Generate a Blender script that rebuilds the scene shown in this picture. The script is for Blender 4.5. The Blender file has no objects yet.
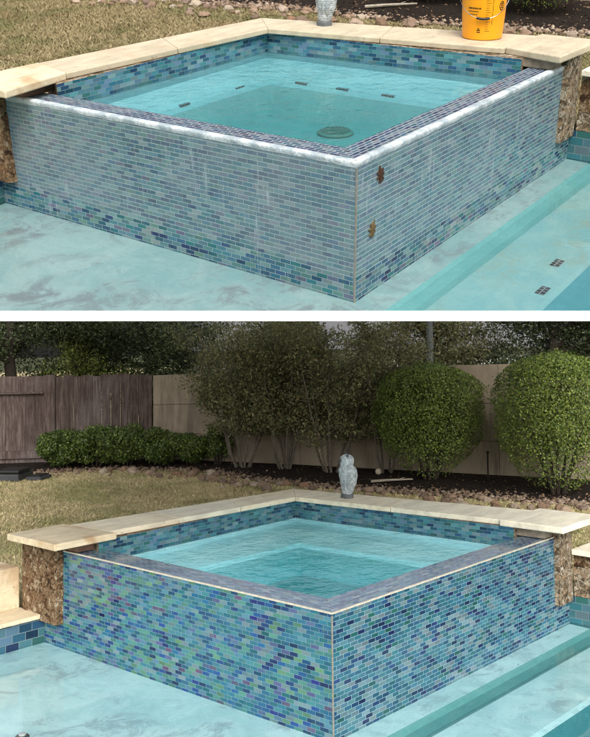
import bpy, bmesh, math, random
import numpy as np
from mathutils import Matrix, Vector, noise
random.seed(7); rng = np.random.default_rng(7)
R = math.radians
sc = bpy.context.scene
COL = sc.collection

# ------------------------------------------------------------------ frames
I4 = Matrix.Identity(4)
M_UP = Matrix(((0.921038, -0.166355, -0.352157, -0.600812),
               (0.05033, 0.947447, -0.31593, -0.675428),
               (0.386206, 0.273259, 0.881008, 2.14608), (0, 0, 0, 1)))
FR = I4            # frame in which things are currently being placed

# ------------------------------------------------------------------ node helpers
def lin(c):
    f = lambda x: x/12.92 if x <= .04045 else ((x+.055)/1.055)**2.4
    return tuple(f(x/255) for x in c)+(1,)

class NT:
    def __init__(s, name):
        s.m = bpy.data.materials.new(name); s.m.use_nodes = True
        s.t = s.m.node_tree; s.n = s.t.nodes; s.n.clear()
        s.out = s.n.new('ShaderNodeOutputMaterial')
    def nd(s, kind, **kw):
        x = s.n.new('ShaderNode'+kind)
        for k, v in kw.items(): setattr(x, k, v)
        return x
    def ln(s, a, b): s.t.links.new(a, b)
    def math(s, op, a, b=None, c=None, clamp=False):
        x = s.nd('Math', operation=op); x.use_clamp = clamp
        for i, q in enumerate((a, b, c)):
            if q is None: continue
            if isinstance(q, (int, float)): x.inputs[i].default_value = q
            else: s.ln(q, x.inputs[i])
        return x.outputs[0]
    def mix(s, f, a, b, mode='MIX'):
        x = s.nd('Mix', data_type='RGBA', blend_type=mode); x.clamp_result = False
        for i, q in ((0, f), (6, a), (7, b)):
            if isinstance(q, (int, float)): x.inputs[i].default_value = q
            elif isinstance(q, tuple): x.inputs[i].default_value = q
            else: s.ln(q, x.inputs[i])
        return x.outputs[2]
    def ramp(s, f, stops, const=False):
        x = s.nd('ValToRGB'); e = x.color_ramp.elements
        if const: x.color_ramp.interpolation = 'CONSTANT'
        while len(e) < len(stops): e.new(.5)
        for k, (p, c) in enumerate(stops): e[k].position = p; e[k].color = c
        s.ln(f, x.inputs[0]); return x.outputs[0]
    def obj(s): return s.nd('TexCoord').outputs['Object']
    def uv(s): return s.nd('UVMap').outputs[0]
    def noise(s, vec, scale, detail=4, rough=.55, dist=0):
        x = s.nd('TexNoise'); x.inputs['Scale'].default_value = scale; x.inputs['Detail'].default_value = detail
        x.inputs['Roughness'].default_value = rough; x.inputs['Distortion'].default_value = dist
        if vec is not None: s.ln(vec, x.inputs['Vector'])
        return x.outputs[0]
    def smooth(s, v, a, b):
        x = s.nd('MapRange', interpolation_type='SMOOTHSTEP'); s.ln(v, x.inputs[0])
        x.inputs[1].default_value = a; x.inputs[2].default_value = b; return x.outputs[0]
    def bump(s, h, strength=.5, dist=.01):
        x = s.nd('Bump'); x.inputs['Strength'].default_value = strength; x.inputs['Distance'].default_value = dist
        s.ln(h, x.inputs['Height']); return x.outputs[0]
    def bsdf(s, col, rough=.6, bump=None, spec=.5, metal=0, **kw):
        b = s.nd('BsdfPrincipled')
        for k, q in (('Base Color', col), ('Roughness', rough), ('Specular IOR Level', spec), ('Metallic', metal)):
            if isinstance(q, (int, float, tuple)): b.inputs[k].default_value = q
            else: s.ln(q, b.inputs[k])
        for k, q in kw.items(): b.inputs[k.replace('_', ' ')].default_value = q
        if bump is not None: s.ln(bump, b.inputs['Normal'])
        s.ln(b.outputs[0], s.out.inputs[0]); return b

def m_tile(name, palette, tw=.0600, th=.0228, grout=(150, 160, 160), gw=.0020, scale_amt=0, iri=0, sat=1.0, haze=(150,170,172), rough=.12):
    """glass mosaic tile in running bond, one colour per tile; scale_amt = amount of chalky mineral deposit"""
    s = NT(name); sep = s.nd('SeparateXYZ'); s.ln(s.uv(), sep.inputs[0]); u, v = sep.outputs[0], sep.outputs[1]
    rr = s.math('DIVIDE', v, th); row = s.math('FLOOR', rr); fv = s.math('SUBTRACT', rr, row)
    off = s.math('MULTIPLY', s.math('MODULO', s.math('ABSOLUTE', row), 2), .5)
    cc = s.math('ADD', s.math('DIVIDE', u, tw), off); colu = s.math('FLOOR', cc); fu = s.math('SUBTRACT', cc, colu)
    cmb = s.nd('CombineXYZ'); s.ln(colu, cmb.inputs[0]); s.ln(row, cmb.inputs[1])
    wn = s.nd('TexWhiteNoise', noise_dimensions='2D'); s.ln(cmb.outputs[0], wn.inputs[0])
    n = len(palette); stops = []; acc = 0; tot = sum(w for w, c in palette)
    for w, c in palette: stops.append((acc/tot, lin(c))); acc += w
    col = s.ramp(wn.outputs['Value'], stops, const=True)
    sp = s.nd('SeparateColor'); s.ln(wn.outputs['Color'], sp.inputs[0])
    hs = s.nd('HueSaturation'); hs.inputs['Saturation'].default_value = sat
    s.ln(s.math('ADD', s.math('MULTIPLY', sp.outputs[1], .05), .475), hs.inputs['Hue'])
    s.ln(s.math('ADD', s.math('MULTIPLY', sp.outputs[2], .5), .75), hs.inputs['Value']); s.ln(col, hs.inputs['Color'])
    col = hs.outputs[0]
    uvn = s.uv()
    if iri:   # iridescent sheen painted in as streaky colour within each piece of glass
        nn = s.noise(uvn, 38, 3, .6); n2 = s.noise(uvn, 1.7, 3, .6)
        blot = s.ramp(nn, [(.30, lin((62, 70, 132))), (.42, lin((38, 98, 142))), (.54, lin((54, 124, 132))), (.66, lin((92, 138, 108))), (.78, lin((112, 88, 120)))])
        f = s.math('MULTIPLY', s.smooth(n2, .36, .66), iri)
        col = s.mix(f, col, blot)
    # mortar mask
    eu = s.math('MULTIPLY', s.math('MINIMUM', fu, s.math('SUBTRACT', 1, fu)), tw)
    ev = s.math('MULTIPLY', s.math('MINIMUM', fv, s.math('SUBTRACT', 1, fv)), th)
    if scale_amt: ev = s.math('SUBTRACT', ev, s.math('MULTIPLY', s.smooth(v, -.56, -.53), .0008))
    e = s.math('MINIMUM', eu, ev); tile = s.smooth(e, gw*.35, gw*.8)
    g = lin(grout); g2 = tuple(x*.72 for x in g[:3])+(1,)
    gcol = s.mix(s.noise(uvn, 9, 3), g, g2)
    if scale_amt:
        mp0 = s.nd('Mapping'); mp0.inputs['Scale'].default_value = (22, 2.0, 1); s.ln(uvn, mp0.inputs[0])
        m1 = s.noise(uvn, 3.2, 6, .65); m2 = s.noise(uvn, 45, 3, .6)
        # deposit stops a few rows above the old water line
        low = s.smooth(s.math('ADD', v, s.math('MULTIPLY', s.math('SUBTRACT', s.noise(uvn, 2.5, 2), .5), .05)), -.54, -.50)
        amt = s.math('MULTIPLY', s.math('MULTIPLY', s.math('ADD', s.math('MULTIPLY', s.smooth(m1, .3, .75), .35), .55), s.math('ADD', s.math('MULTIPLY', m2, .6), .6)), scale_amt)
        amt = s.math('MULTIPLY', s.math('MULTIPLY', amt, low), s.math('ADD', .55, s.math('MULTIPLY', sp.outputs[0], .6)), clamp=True)
        amt = s.math('MULTIPLY', amt, s.math('ADD', .35, s.math('MULTIPLY', s.smooth(s.noise(uvn, 1.1, 5, .7), .34, .62), .95)), clamp=True)
        top = s.math('MULTIPLY', s.smooth(s.math('ADD', v, s.math('MULTIPLY', s.noise(mp0.outputs[0], 1, 4, .7), .10)), -.02, .05), .75)
        amt = s.math('MAXIMUM', amt, top)
        col = s.mix(amt, col, lin(haze))
        # drips and streaks
        mp = s.nd('Mapping'); mp.inputs['Scale'].default_value = (30, 3.0, 1); s.ln(uvn, mp.inputs[0])
        st = s.math('MULTIPLY', s.smooth(s.noise(mp.outputs[0], 1, 5, .75), .52, .74), s.smooth(s.noise(uvn, 1.9, 3), .48, .60))
        col = s.mix(s.math('MULTIPLY', st, .6), col, lin((168, 180, 184)))
    c = s.mix(tile, gcol, col)
    if scale_amt:
        ro = s.math('ADD', s.math('MULTIPLY', amt, .35), .2)
    else:
        ro = s.math('ADD', s.math('MULTIPLY', s.math('SUBTRACT', 1, tile), .5), rough)
    tilt = s.math('ADD', s.math('MULTIPLY', fu, s.math('SUBTRACT', sp.outputs[0], .5)), s.math('MULTIPLY', fv, s.math('SUBTRACT', sp.outputs[1], .5)))
    h = s.math('ADD', tile, s.math('MULTIPLY', tilt, 1.6))
    s.bsdf(c, ro, s.bump(h, .35, .0012), .5)
    return s.m

def m_plaster(name, a, b, blot=(140, 160, 168), amt=.5, sc_=2.2, rough=.45):
    s = NT(name); o = s.obj()
    n1 = s.noise(o, sc_, 9, .68, .8); n2 = s.noise(o, 14, 6, .65); n3 = s.noise(o, .9, 5, .62, .9); n4 = s.noise(o, sc_*2.0, 11, .76, .7)
    c = s.mix(s.smooth(n1, .36, .66), lin(a), lin(b))
    f = s.math('MULTIPLY', s.math('MULTIPLY', s.smooth(n3, .42, .58), s.smooth(n4, .42, .62)), amt)
    c = s.mix(f, c, lin(blot))
    f2 = s.math('MULTIPLY', s.math('SUBTRACT', 1, s.smooth(s.math('ABSOLUTE', s.math('SUBTRACT', n4, .5)), 0, .02)), .28)
    c = s.mix(f2, c, lin(tuple(min(255, x*1.12) for x in b)))
    c = s.mix(s.math('MULTIPLY', s.smooth(n2, .54, .75), .2), c, lin(tuple(x*.82 for x in a)))
    c = s.mix(s.math('MULTIPLY', s.smooth(s.noise(o, 75, 3, .7), .64, .72), .45), c, lin((96, 112, 112)))
    s.bsdf(c, rough, s.bump(s.math('ADD', n2, n1), .15, .01), .4); return s.m

def m_travertine(name, base=(214, 203, 180), dark=(176, 150, 112), stain=.5):
    s = NT(name); o = s.obj()
    mp = s.nd('Mapping'); mp.inputs['Scale'].default_value = (1.0, 2.6, 2.6); s.ln(o, mp.inputs[0])
    n1 = s.noise(mp.outputs[0], 5, 6, .6); n2 = s.noise(o, 34, 4, .6); n3 = s.noise(o, 2.3, 4, .6, .5)
    c = s.mix(s.smooth(n1, .35, .72), lin(base), lin(tuple(x*.88 for x in base)))
    c = s.mix(s.math('MULTIPLY', s.smooth(n3, .50, .70), stain), c, lin(dark))
    pits = s.smooth(n2, .62, .70)
    c = s.mix(s.math('MULTIPLY', pits, .45), c, lin((120, 100, 78)))
    s.bsdf(c, .55, s.bump(s.math('SUBTRACT', n1, pits), .35, .006), .35); return s.m

def m_stone(name, cols, sc_=18, bump=1.0, dist=.02):
    s = NT(name); o = s.obj()
    dn = s.nd('TexNoise'); dn.inputs['Scale'].default_value = 30; dn.inputs['Detail'].default_value = 5; s.ln(o, dn.inputs['Vector'])
    va = s.nd('VectorMath', operation='SCALE'); s.ln(dn.outputs['Color'], va.inputs[0]); va.inputs['Scale'].default_value = .05
    vb = s.nd('VectorMath', operation='ADD'); s.ln(o, vb.inputs[0]); s.ln(va.outputs[0], vb.inputs[1])
    vo = s.nd('TexVoronoi'); vo.inputs['Scale'].default_value = sc_*1.5; s.ln(vb.outputs[0], vo.inputs['Vector'])
    ve = s.nd('TexVoronoi', feature='DISTANCE_TO_EDGE'); ve.inputs['Scale'].default_value = sc_*1.5; s.ln(vb.outputs[0], ve.inputs['Vector'])
    sp = s.nd('SeparateColor'); s.ln(vo.outputs['Color'], sp.inputs[0])
    n = s.noise(o, sc_*2.6, 7, .75); n2 = s.noise(o, 7, 3, .6)
    f = s.math('ADD', s.math('ADD', s.math('MULTIPLY', sp.outputs[0], .30), s.math('MULTIPLY', n, .45)), s.math('MULTIPLY', n2, .25))
    c = s.ramp(f, [(i/(len(cols)-1)*.30+.35, lin(k)) for i, k in enumerate(cols)])
    edge = s.smooth(ve.outputs['Distance'], .0, .07)
    c = s.mix(s.math('MULTIPLY', s.math('SUBTRACT', 1, edge), .55), c, lin(tuple(x*.6 for x in cols[0])))
    hole = s.smooth(s.noise(o, 55, 3, .7), .60, .68)
    c = s.mix(s.math('MULTIPLY', hole, .7), c, lin(tuple(x*.5 for x in cols[0])))
    s.bsdf(c, .85, s.bump(s.math('SUBTRACT', s.math('ADD', s.math('MULTIPLY', edge, .5), n), hole), bump, dist), .25); return s.m

def m_simple(name, c, rough=.6, var=.2, nscale=20, bump=.2, bd=.005, spec=.4, metal=0):
    s = NT(name); o = s.obj(); n = s.noise(o, nscale, 5, .6)
    d = tuple(x*(1-var) for x in lin(c)[:3])+(1,)
    s.bsdf(s.mix(s.smooth(n, .3, .7), lin(c), d), rough, s.bump(n, bump, bd), spec, metal); return s.m

def m_leaf(name, cols, rough=.5, trans=.25):
    s = NT(name); g = s.nd('NewGeometry')
    c = s.ramp(g.outputs['Random Per Island'], [(i/(len(cols)-1), lin(k)) for i, k in enumerate(cols)])
    b = s.bsdf(c, rough, None, .35)
    t = s.nd('BsdfTranslucent'); s.ln(c, t.inputs[0]); mx = s.nd('MixShader'); mx.inputs[0].default_value = trans
    s.ln(b.outputs[0], mx.inputs[1]); s.ln(t.outputs[0], mx.inputs[2]); s.ln(mx.outputs[0], s.out.inputs[0]); return s.m

def m_blades(name, dry, green):
    s = NT(name); g = s.nd('NewGeometry'); o = s.obj(); r = g.outputs['Random Per Island']
    c1 = s.ramp(r, [(i/(len(dry)-1), lin(k)) for i, k in enumerate(dry)]); c2 = s.ramp(r, [(i/(len(green)-1), lin(k)) for i, k in enumerate(green)])
    f = s.math('MULTIPLY', s.smooth(s.noise(o, 1.1, 5, .65, .5), .46, .60), .8)
    c3 = s.mix(s.math('MULTIPLY', s.smooth(s.noise(o, 2.7, 4, .6), .56, .68), .5), s.mix(f, c1, c2), lin((118, 98, 70)))
    s.bsdf(c3, .75, None, .25); return s.m

def m_water(name, absorb=(.25, .80, .86), dens=1.5, bsc=9, bst=.25, bd=.01, aniso=1.0):
    s = NT(name); o = s.obj()
    mp = s.nd('Mapping'); mp.inputs['Scale'].default_value = (1, 1, 1); s.ln(o, mp.inputs[0])
    n = s.noise(mp.outputs[0], bsc, 3, .55, .3)
    n2 = s.noise(mp.outputs[0], bsc*.23, 2, .5)
    bp = s.bump(s.math('ADD', n, s.math('MULTIPLY', n2, 1.5)), bst, bd)
    fr = s.nd('Fresnel'); fr.inputs['IOR'].default_value = 1.333; s.ln(bp, fr.inputs['Normal'])
    gl = s.nd('BsdfGlossy'); gl.inputs['Roughness'].default_value = .03; s.ln(bp, gl.inputs['Normal'])
    tr = s.nd('BsdfTransparent'); mx = s.nd('MixShader')
    gb = s.nd('NewGeometry'); s.ln(s.math('MULTIPLY', fr.outputs[0], s.math('SUBTRACT', 1, gb.outputs['Backfacing'])), mx.inputs[0]); s.ln(tr.outputs[0], mx.inputs[1]); s.ln(gl.outputs[0], mx.inputs[2])
    s.ln(mx.outputs[0], s.out.inputs[0])
    va = s.nd('VolumeAbsorption'); va.inputs[0].default_value = absorb+(1,); va.inputs[1].default_value = dens
    s.ln(va.outputs[0], s.out.inputs[1]); return s.m

def m_ground_grass(name, cols):
    s = NT(name); o = s.obj(); n1 = s.noise(o, 1.3, 6, .65); n2 = s.noise(o, 22, 6, .75)
    f = s.math('ADD', s.math('MULTIPLY', n1, .5), s.math('MULTIPLY', n2, .5))
    c = s.ramp(f, [(.36, lin(cols[0])), (.48, lin(cols[1])), (.6, lin(cols[2]))])
    s.bsdf(c, .9, s.bump(n2, 1, .03), .1); return s.m

def m_wood(name):
    s = NT(name); o = s.obj(); mp = s.nd('Mapping'); mp.inputs['Scale'].default_value = (14, 14, 1.3); s.ln(o, mp.inputs[0])
    n = s.noise(mp.outputs[0], 2.2, 7, .7, .4); g = s.nd('NewGeometry')
    n2 = s.noise(o, 1.6, 4, .6)
    c = s.ramp(n, [(.3, lin((50, 41, 38))), (.5, lin((86, 74, 70))), (.72, lin((128, 116, 112)))])
    c = s.mix(s.math('MULTIPLY', g.outputs['Random Per Island'], .45), c, lin((60, 48, 44)))
    c = s.mix(s.math('MULTIPLY', s.smooth(n2, .45, .7), .3), c, lin((140, 132, 130)))
    s.bsdf(c, .85, s.bump(n, .8, .006), .2); return s.m

def m_wall(name):
    s = NT(name); o = s.obj(); n = s.noise(o, 1.4, 6, .65); n2 = s.noise(o, 70, 4, .7)
    mp = s.nd('Mapping'); mp.inputs['Scale'].default_value = (4, 4, .5); s.ln(o, mp.inputs[0]); n3 = s.noise(mp.outputs[0], 1, 5, .7)
    c = s.mix(s.smooth(n, .35, .7), lin((158, 146, 128)), lin((132, 120, 104)))
    c = s.mix(s.math('MULTIPLY', s.smooth(n3, .44, .7), .7), c, lin((98, 88, 78)))
    s.bsdf(c, .9, s.bump(n2, .5, .004), .2); return s.m

# ------------------------------------------------------------------ mesh helpers
class MB:
    def __init__(s): s.v = []; s.f = []; s.uv = []; s.mi = []
    def add(s, vs, fs, uvs=None, mi=0):
        b = len(s.v); s.v += [tuple(x) for x in vs]
        for k, f in enumerate(fs):
            s.f.append(tuple(b+i for i in f)); s.mi.append(mi)
            s.uv.append(uvs[k] if uvs else [(vs[i][0], vs[i][1]) for i in f])
    def quad(s, a, b, c, d, uv=None, mi=0): s.add([a, b, c, d], [(0, 1, 2, 3)], [uv] if uv else None, mi)
    def prism(s, poly, z0, z1, mi=0, top=None, u0=0, bottom=True):
        """vertical prism; side uv = running length, z; faces outward for counter-clockwise poly"""
        n = len(poly); z0s = z0 if isinstance(z0, (list, tuple)) else [z0]*n; z1s = z1 if isinstance(z1, (list, tuple)) else [z1]*n
        vs = [(p[0], p[1], z0s[i]) for i, p in enumerate(poly)]+[(p[0], p[1], z1s[i]) for i, p in enumerate(poly)]
        fs = []; uvs = []; u = u0; mis = []
        for i in range(n):
            j = (i+1) % n; L = math.hypot(poly[j][0]-poly[i][0], poly[j][1]-poly[i][1])
            fs.append((i, j, n+j, n+i)); uvs.append([(u, z0s[i]), (u+L, z0s[j]), (u+L, z1s[j]), (u, z1s[i])]); u += L
        fs.append(tuple(range(n, 2*n))); uvs.append([(p[0], p[1]) for p in poly])
        if bottom: fs.append(tuple(range(n-1, -1, -1))); uvs.append([(poly[i][0], poly[i][1]) for i in range(n-1, -1, -1)])
        b = len(s.v); s.v += vs
        for k, f in enumerate(fs):
            s.f.append(tuple(b+i for i in f)); s.uv.append(uvs[k]); s.mi.append(top if (top is not None and k == n) else mi)
    def box(s, x0, x1, y0, y1, z0, z1, mi=0): s.prism([(x0, y0), (x1, y0), (x1, y1), (x0, y1)], z0, z1, mi)
    def tube(s, pts, rad, n=6, mi=0, cap=True):
        pts = [Vector(p) for p in pts]; rs = rad if isinstance(rad, (list, tuple)) else [rad]*len(pts)
        b = len(s.v); up = Vector((.31, .17, .93)).normalized()
        for i, p in enumerate(pts):
            d = (pts[min(i+1, len(pts)-1)]-pts[max(i-1, 0)]).normalized()
            a = d.cross(up)
            if a.length < .05: a = d.cross(Vector((1, 0, 0)))
            a.normalize(); c = d.cross(a)
            for k in range(n):
                t = 2*math.pi*k/n; q = p+(a*math.cos(t)+c*math.sin(t))*rs[i]; s.v.append(tuple(q))
        for i in range(len(pts)-1):
            for k in range(n):
                f = (b+i*n+k, b+i*n+(k+1) % n, b+(i+1)*n+(k+1) % n, b+(i+1)*n+k); s.f.append(f[::-1]); s.mi.append(mi); s.uv.append([(0, 0)]*4)
        if cap:
            for f in (tuple(b+k for k in range(n)), tuple(b+(len(pts)-1)*n+k for k in range(n-1, -1, -1))): s.f.append(f); s.mi.append(mi); s.uv.append([(0, 0)]*n)
    def lathe(s, prof, n=32, mi=0, c=(0, 0), cap=True, fn=None, sx=1, sy=1):
        b = len(s.v)
        for i, (r, z) in enumerate(prof):
            for k in range(n):
                t = 2*math.pi*k/n; rr = r*(fn(t, z) if fn else 1)
                s.v.append((c[0]+rr*math.cos(t)*sx, c[1]+rr*math.sin(t)*sy, z))
        for i in range(len(prof)-1):
            for k in range(n):
                s.f.append((b+i*n+k, b+i*n+(k+1) % n, b+(i+1)*n+(k+1) % n, b+(i+1)*n+k)); s.mi.append(mi)
                s.uv.append([(k/n, prof[i][1]), ((k+1)/n, prof[i][1]), ((k+1)/n, prof[i+1][1]), (k/n, prof[i+1][1])])
        if cap:
            s.f.append(tuple(b+k for k in range(n-1, -1, -1))); s.f.append(tuple(b+(len(prof)-1)*n+k for k in range(n)))
            s.mi += [mi, mi]; s.uv += [[(0, 0)]*n]*2
    def mesh(s, name, mats, clip=None, smooth=False, bevel=0, sub=0):
        me = bpy.data.meshes.new(name); me.from_pydata(s.v, [], s.f); uvl = me.uv_layers.new(name='UVMap')
        k = 0
        for i, p in enumerate(me.polygons):
            p.material_index = s.mi[i]; p.use_smooth = smooth
            for q in s.uv[i]: uvl.data[k].uv = q; k += 1
        for m in (mats if isinstance(mats, (list, tuple)) else [mats]): me.materials.append(m)
        if clip or bevel:
            bm = bmesh.new(); bm.from_mesh(me)
            bmesh.ops.remove_doubles(bm, verts=bm.verts, dist=1e-5)
            if clip:
                for co, no in clip:
                    g = bm.verts[:]+bm.edges[:]+bm.faces[:]
                    r = bmesh.ops.bisect_plane(bm, geom=g, plane_co=co, plane_no=no, clear_outer=True)
                    ed = [e for e in r['geom_cut'] if isinstance(e, bmesh.types.BMEdge) and e.is_boundary]
                    if ed and clip is not None and getattr(s, 'fill', False): bmesh.ops.holes_fill(bm, edges=ed, sides=0)
            if bevel:
                es = [e for e in bm.edges if len(e.link_faces) == 2 and e.calc_face_angle(0) > .5]
                bmesh.ops.bevel(bm, geom=es, offset=bevel, segments=2, affect='EDGES', profile=.5)
            bm.to_mesh(me); bm.free()
        me.update(); return me
    def build(s, name, mats, parent=None, local=I4, **kw):
        o = bpy.data.objects.new(name, s.mesh(name, mats, **kw)); COL.objects.link(o)
        if parent is not None: o.parent = parent
        else: o.matrix_world = FR @ local
        return o

def tag(o, label=None, cat=None, group=None, kind=None):
    if label: o['label'] = label
    if cat: o['category'] = cat
    if group: o['group'] = group
    if kind: o['kind'] = kind
    return o
def thing(name, label, cat, loc=(0, 0, 0), rz=0, group=None):
    o = bpy.data.objects.new(name, None); COL.objects.link(o); o.empty_display_size = .2
    o.matrix_world = FR @ Matrix.Translation(loc) @ Matrix.Rotation(rz, 4, 'Z')
    return tag(o, label, cat, group)
def np_mesh(name, V, F, mat, smooth=False):
    me = bpy.data.meshes.new(name); nv = len(V); nf, k = F.shape
    me.vertices.add(nv); me.vertices.foreach_set('co', V.astype(np.float32).ravel())
    me.loops.add(nf*k); me.loops.foreach_set('vertex_index', F.astype(np.int32).ravel())
    me.polygons.add(nf); me.polygons.foreach_set('loop_start', np.arange(0, nf*k, k, dtype=np.int32)); me.polygons.foreach_set('loop_total', np.full(nf, k, dtype=np.int32))
    me.materials.append(mat); me.update(calc_edges=True); me.validate(); return me
def link_mesh(name, me, parent=None):
    o = bpy.data.objects.new(name, me); COL.objects.link(o)
    if parent is not None: o.parent = parent
    else: o.matrix_world = FR.copy()
    return o

def leaf_mesh(name, P, size, mat, N=None, aspect=.5, jitter=.6):
    """P points (n,3): one folded diamond leaf of about `size` at every point"""
    n = len(P); a = rng.normal(size=(n, 3)); a /= np.linalg.norm(a, axis=1)[:, None]
    b = rng.normal(size=(n, 3))
    if N is not None: b = N+jitter*b
    nrm = b/np.linalg.norm(b, axis=1)[:, None]
    a = a-(a*nrm).sum(1)[:, None]*nrm; a /= np.linalg.norm(a, axis=1)[:, None]+1e-9
    c = np.cross(nrm, a); s = (size*(.6+.8*rng.random(n)))[:, None]
    V = np.stack([P-a*s*.5, P+c*s*aspect*.5+nrm*s*.08, P+a*s*.5, P-c*s*aspect*.5+nrm*s*.08], 1).reshape(-1, 3)
    F = np.arange(4*n).reshape(n, 4); return np_mesh(name, V, F, mat)

# ------------------------------------------------------------------ materials
blueR = [(20, (58, 136, 168)), (16, (74, 152, 180)), (12, (140, 182, 196)), (12, (104, 166, 188)), (9, (46, 118, 162)), (6, (34, 76, 146)), (9, (34, 50, 112)), (5, (48, 128, 124)), (9, (150, 176, 186)), (3, (40, 98, 136))]
iriL = [(15, (56, 136, 170)), (14, (86, 164, 180)), (12, (106, 180, 162)), (9, (36, 104, 180)), (7, (44, 70, 158)), (5, (116, 120, 184)), (10, (112, 168, 200)), (8, (40, 124, 144)), (9, (152, 180, 190)), (8, (32, 52, 114)), (5, (122, 180, 134)), (2, (128, 92, 138))]  # same tile as blueR, its angle-dependent iridescence painted in as fixed colours
bandT = [(14, (70, 136, 158)), (14, (96, 156, 172)), (10, (132, 166, 176)), (10, (52, 104, 138)), (9, (38, 72, 110)), (6, (66, 128, 128)), (8, (108, 150, 176))]
ledgeT = [(14, (92, 132, 166)), (12, (124, 150, 176)), (10, (66, 100, 148)), (7, (104, 118, 160)), (10, (152, 168, 184)), (9, (46, 72, 122)), (7, (74, 132, 156)), (3, (84, 84, 120))]
upP = [(16, (74, 126, 146)), (14, (98, 146, 156)), (12, (124, 158, 164)), (10, (58, 104, 138)), (7, (44, 74, 116)), (8, (104, 150, 144)), (5, (34, 58, 100)), (5, (112, 112, 144)), (6, (144, 164, 168)), (8, (46, 116, 130))]
DK = .665
def dk(p, k=DK): return [(w, tuple(int(x*k) for x in c)) for w, c in p]
T_R = m_tile('tile_blue', dk(blueR, .635), grout=(138, 170, 180), iri=.08, sat=.95)
T_L = m_tile('tile_painted_sheen', dk(iriL, .65), grout=(112, 144, 154), iri=.30, sat=.98)
T_band = m_tile('tile_waterline', dk(bandT, .78), grout=(110, 130, 132), iri=.12)
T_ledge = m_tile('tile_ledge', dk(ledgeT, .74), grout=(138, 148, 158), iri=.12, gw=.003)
T_upR = m_tile('tile_chalky', dk(upP, .76), grout=(158, 174, 178), scale_amt=.70, haze=(112, 132, 144))
T_upL = m_tile('tile_chalky_painted_sheen', dk(upP, .76), grout=(148, 164, 166), scale_amt=.74, iri=.22, haze=(112, 128, 137))
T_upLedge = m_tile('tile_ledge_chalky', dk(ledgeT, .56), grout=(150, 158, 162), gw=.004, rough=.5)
T_pool = m_tile('tile_pool_band', dk(bandT), tw=.10, th=.055, grout=(110, 130, 132), gw=.004)
PLASTER = m_plaster('pool_plaster', (146, 186, 192), (174, 206, 210), (124, 146, 156), .75)
PLASTER_UP = m_plaster('pool_plaster_mottled', (104, 136, 138), (126, 150, 150), (100, 110, 114), .95, 2.4)
PLASTER_SHELF = m_plaster('shelf_plaster_worn', (94, 138, 142), (110, 146, 146), (112, 130, 118), .7, 3.5)
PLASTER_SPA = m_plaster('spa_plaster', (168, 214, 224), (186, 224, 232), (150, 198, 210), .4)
PLASTER_DEPTH_TINT = m_plaster('depth_tint_plaster', (54, 112, 120), (66, 122, 130), (46, 100, 110), .4)  # darker blue stands in for light lost in deep water
PLASTER_TROUGH_SHADE = m_plaster('trough_shade_plaster', (80, 132, 132), (94, 142, 142), (72, 120, 122), .3)  # darker plaster copy: shade of the trough slopes painted into the colour
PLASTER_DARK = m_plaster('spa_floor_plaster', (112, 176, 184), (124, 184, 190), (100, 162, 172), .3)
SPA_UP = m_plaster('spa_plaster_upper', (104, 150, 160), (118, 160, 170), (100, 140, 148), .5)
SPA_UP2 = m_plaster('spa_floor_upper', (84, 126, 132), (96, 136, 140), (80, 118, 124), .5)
TRAV = m_travertine('travertine', (236, 224, 200), (196, 168, 126), .35)
TRAV_W = m_travertine('travertine_stained', (218, 202, 172), (160, 122, 80), .7)
TRAV_G = m_travertine('travertine_pale', (234, 226, 206), (196, 180, 152), .25)
TRAV_U = m_travertine('travertine_upper', (190, 178, 154), (166, 136, 98), .4)
STONE_BR = m_stone('coquina_brown', [(70, 50, 34), (138, 104, 72), (176, 150, 118), (120, 84, 52), (196, 178, 150)], 24, 1, .03)
STONE_GR = m_stone('coquina_grey', [(84, 70, 54), (138, 120, 96), (184, 174, 156), (150, 116, 80), (200, 190, 170)], 22, 1, .02)
STONE_TN = m_simple('smooth_brown_stone', (132, 104, 88), .8, .4, 9)
STONE_PALE = m_simple('pale_grey_stone', (158, 148, 132), .85, .4, 25, .6)
TRIM = m_simple('trim_strip', (200, 192, 176), .6, .25, 30)
TRIM_TAN = m_simple('corner_grout', (136, 132, 122), .8, .3, 40)
NOSE = None
def m_nosing():
    s = NT('scaled_nosing'); o = s.obj(); n = s.noise(o, 7, 6, .65); n2 = s.noise(o, 60, 4, .65)
    c = s.mix(s.smooth(n, .36, .6), lin((200, 208, 212)), lin((142, 156, 164)))
    c = s.mix(s.math('MULTIPLY', s.smooth(n2, .5, .7), .5), c, lin((150, 142, 128)))
    s.bsdf(c, .6, s.bump(s.math('ADD', n, n2), .8, .006), .4); return s.m
NOSE = m_nosing()
def m_poolwater_cols(): pass
WATER_SPA = m_water('spa_water', (.20, .86, .90), .9, 9, .6, .018)
WATER_SPA_UP = m_water('spa_water_green', (.20, .82, .80), 1.1, 12, .6, .016)
WATER_POOL = m_water('pool_water', (.22, .80, .84), 2.0, 7, .12, .012)
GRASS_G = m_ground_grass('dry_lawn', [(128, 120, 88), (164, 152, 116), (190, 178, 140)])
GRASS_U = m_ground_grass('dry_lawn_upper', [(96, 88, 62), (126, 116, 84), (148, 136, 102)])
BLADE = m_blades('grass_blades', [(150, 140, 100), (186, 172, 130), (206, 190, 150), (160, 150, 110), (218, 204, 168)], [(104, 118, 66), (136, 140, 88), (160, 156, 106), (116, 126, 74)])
BLADE_U = m_blades('grass_blades_upper', [(112, 102, 72), (140, 126, 92), (156, 142, 110), (120, 110, 78), (168, 154, 124)], [(78, 86, 48), (102, 104, 64), (120, 116, 80), (86, 92, 54)])
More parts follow.
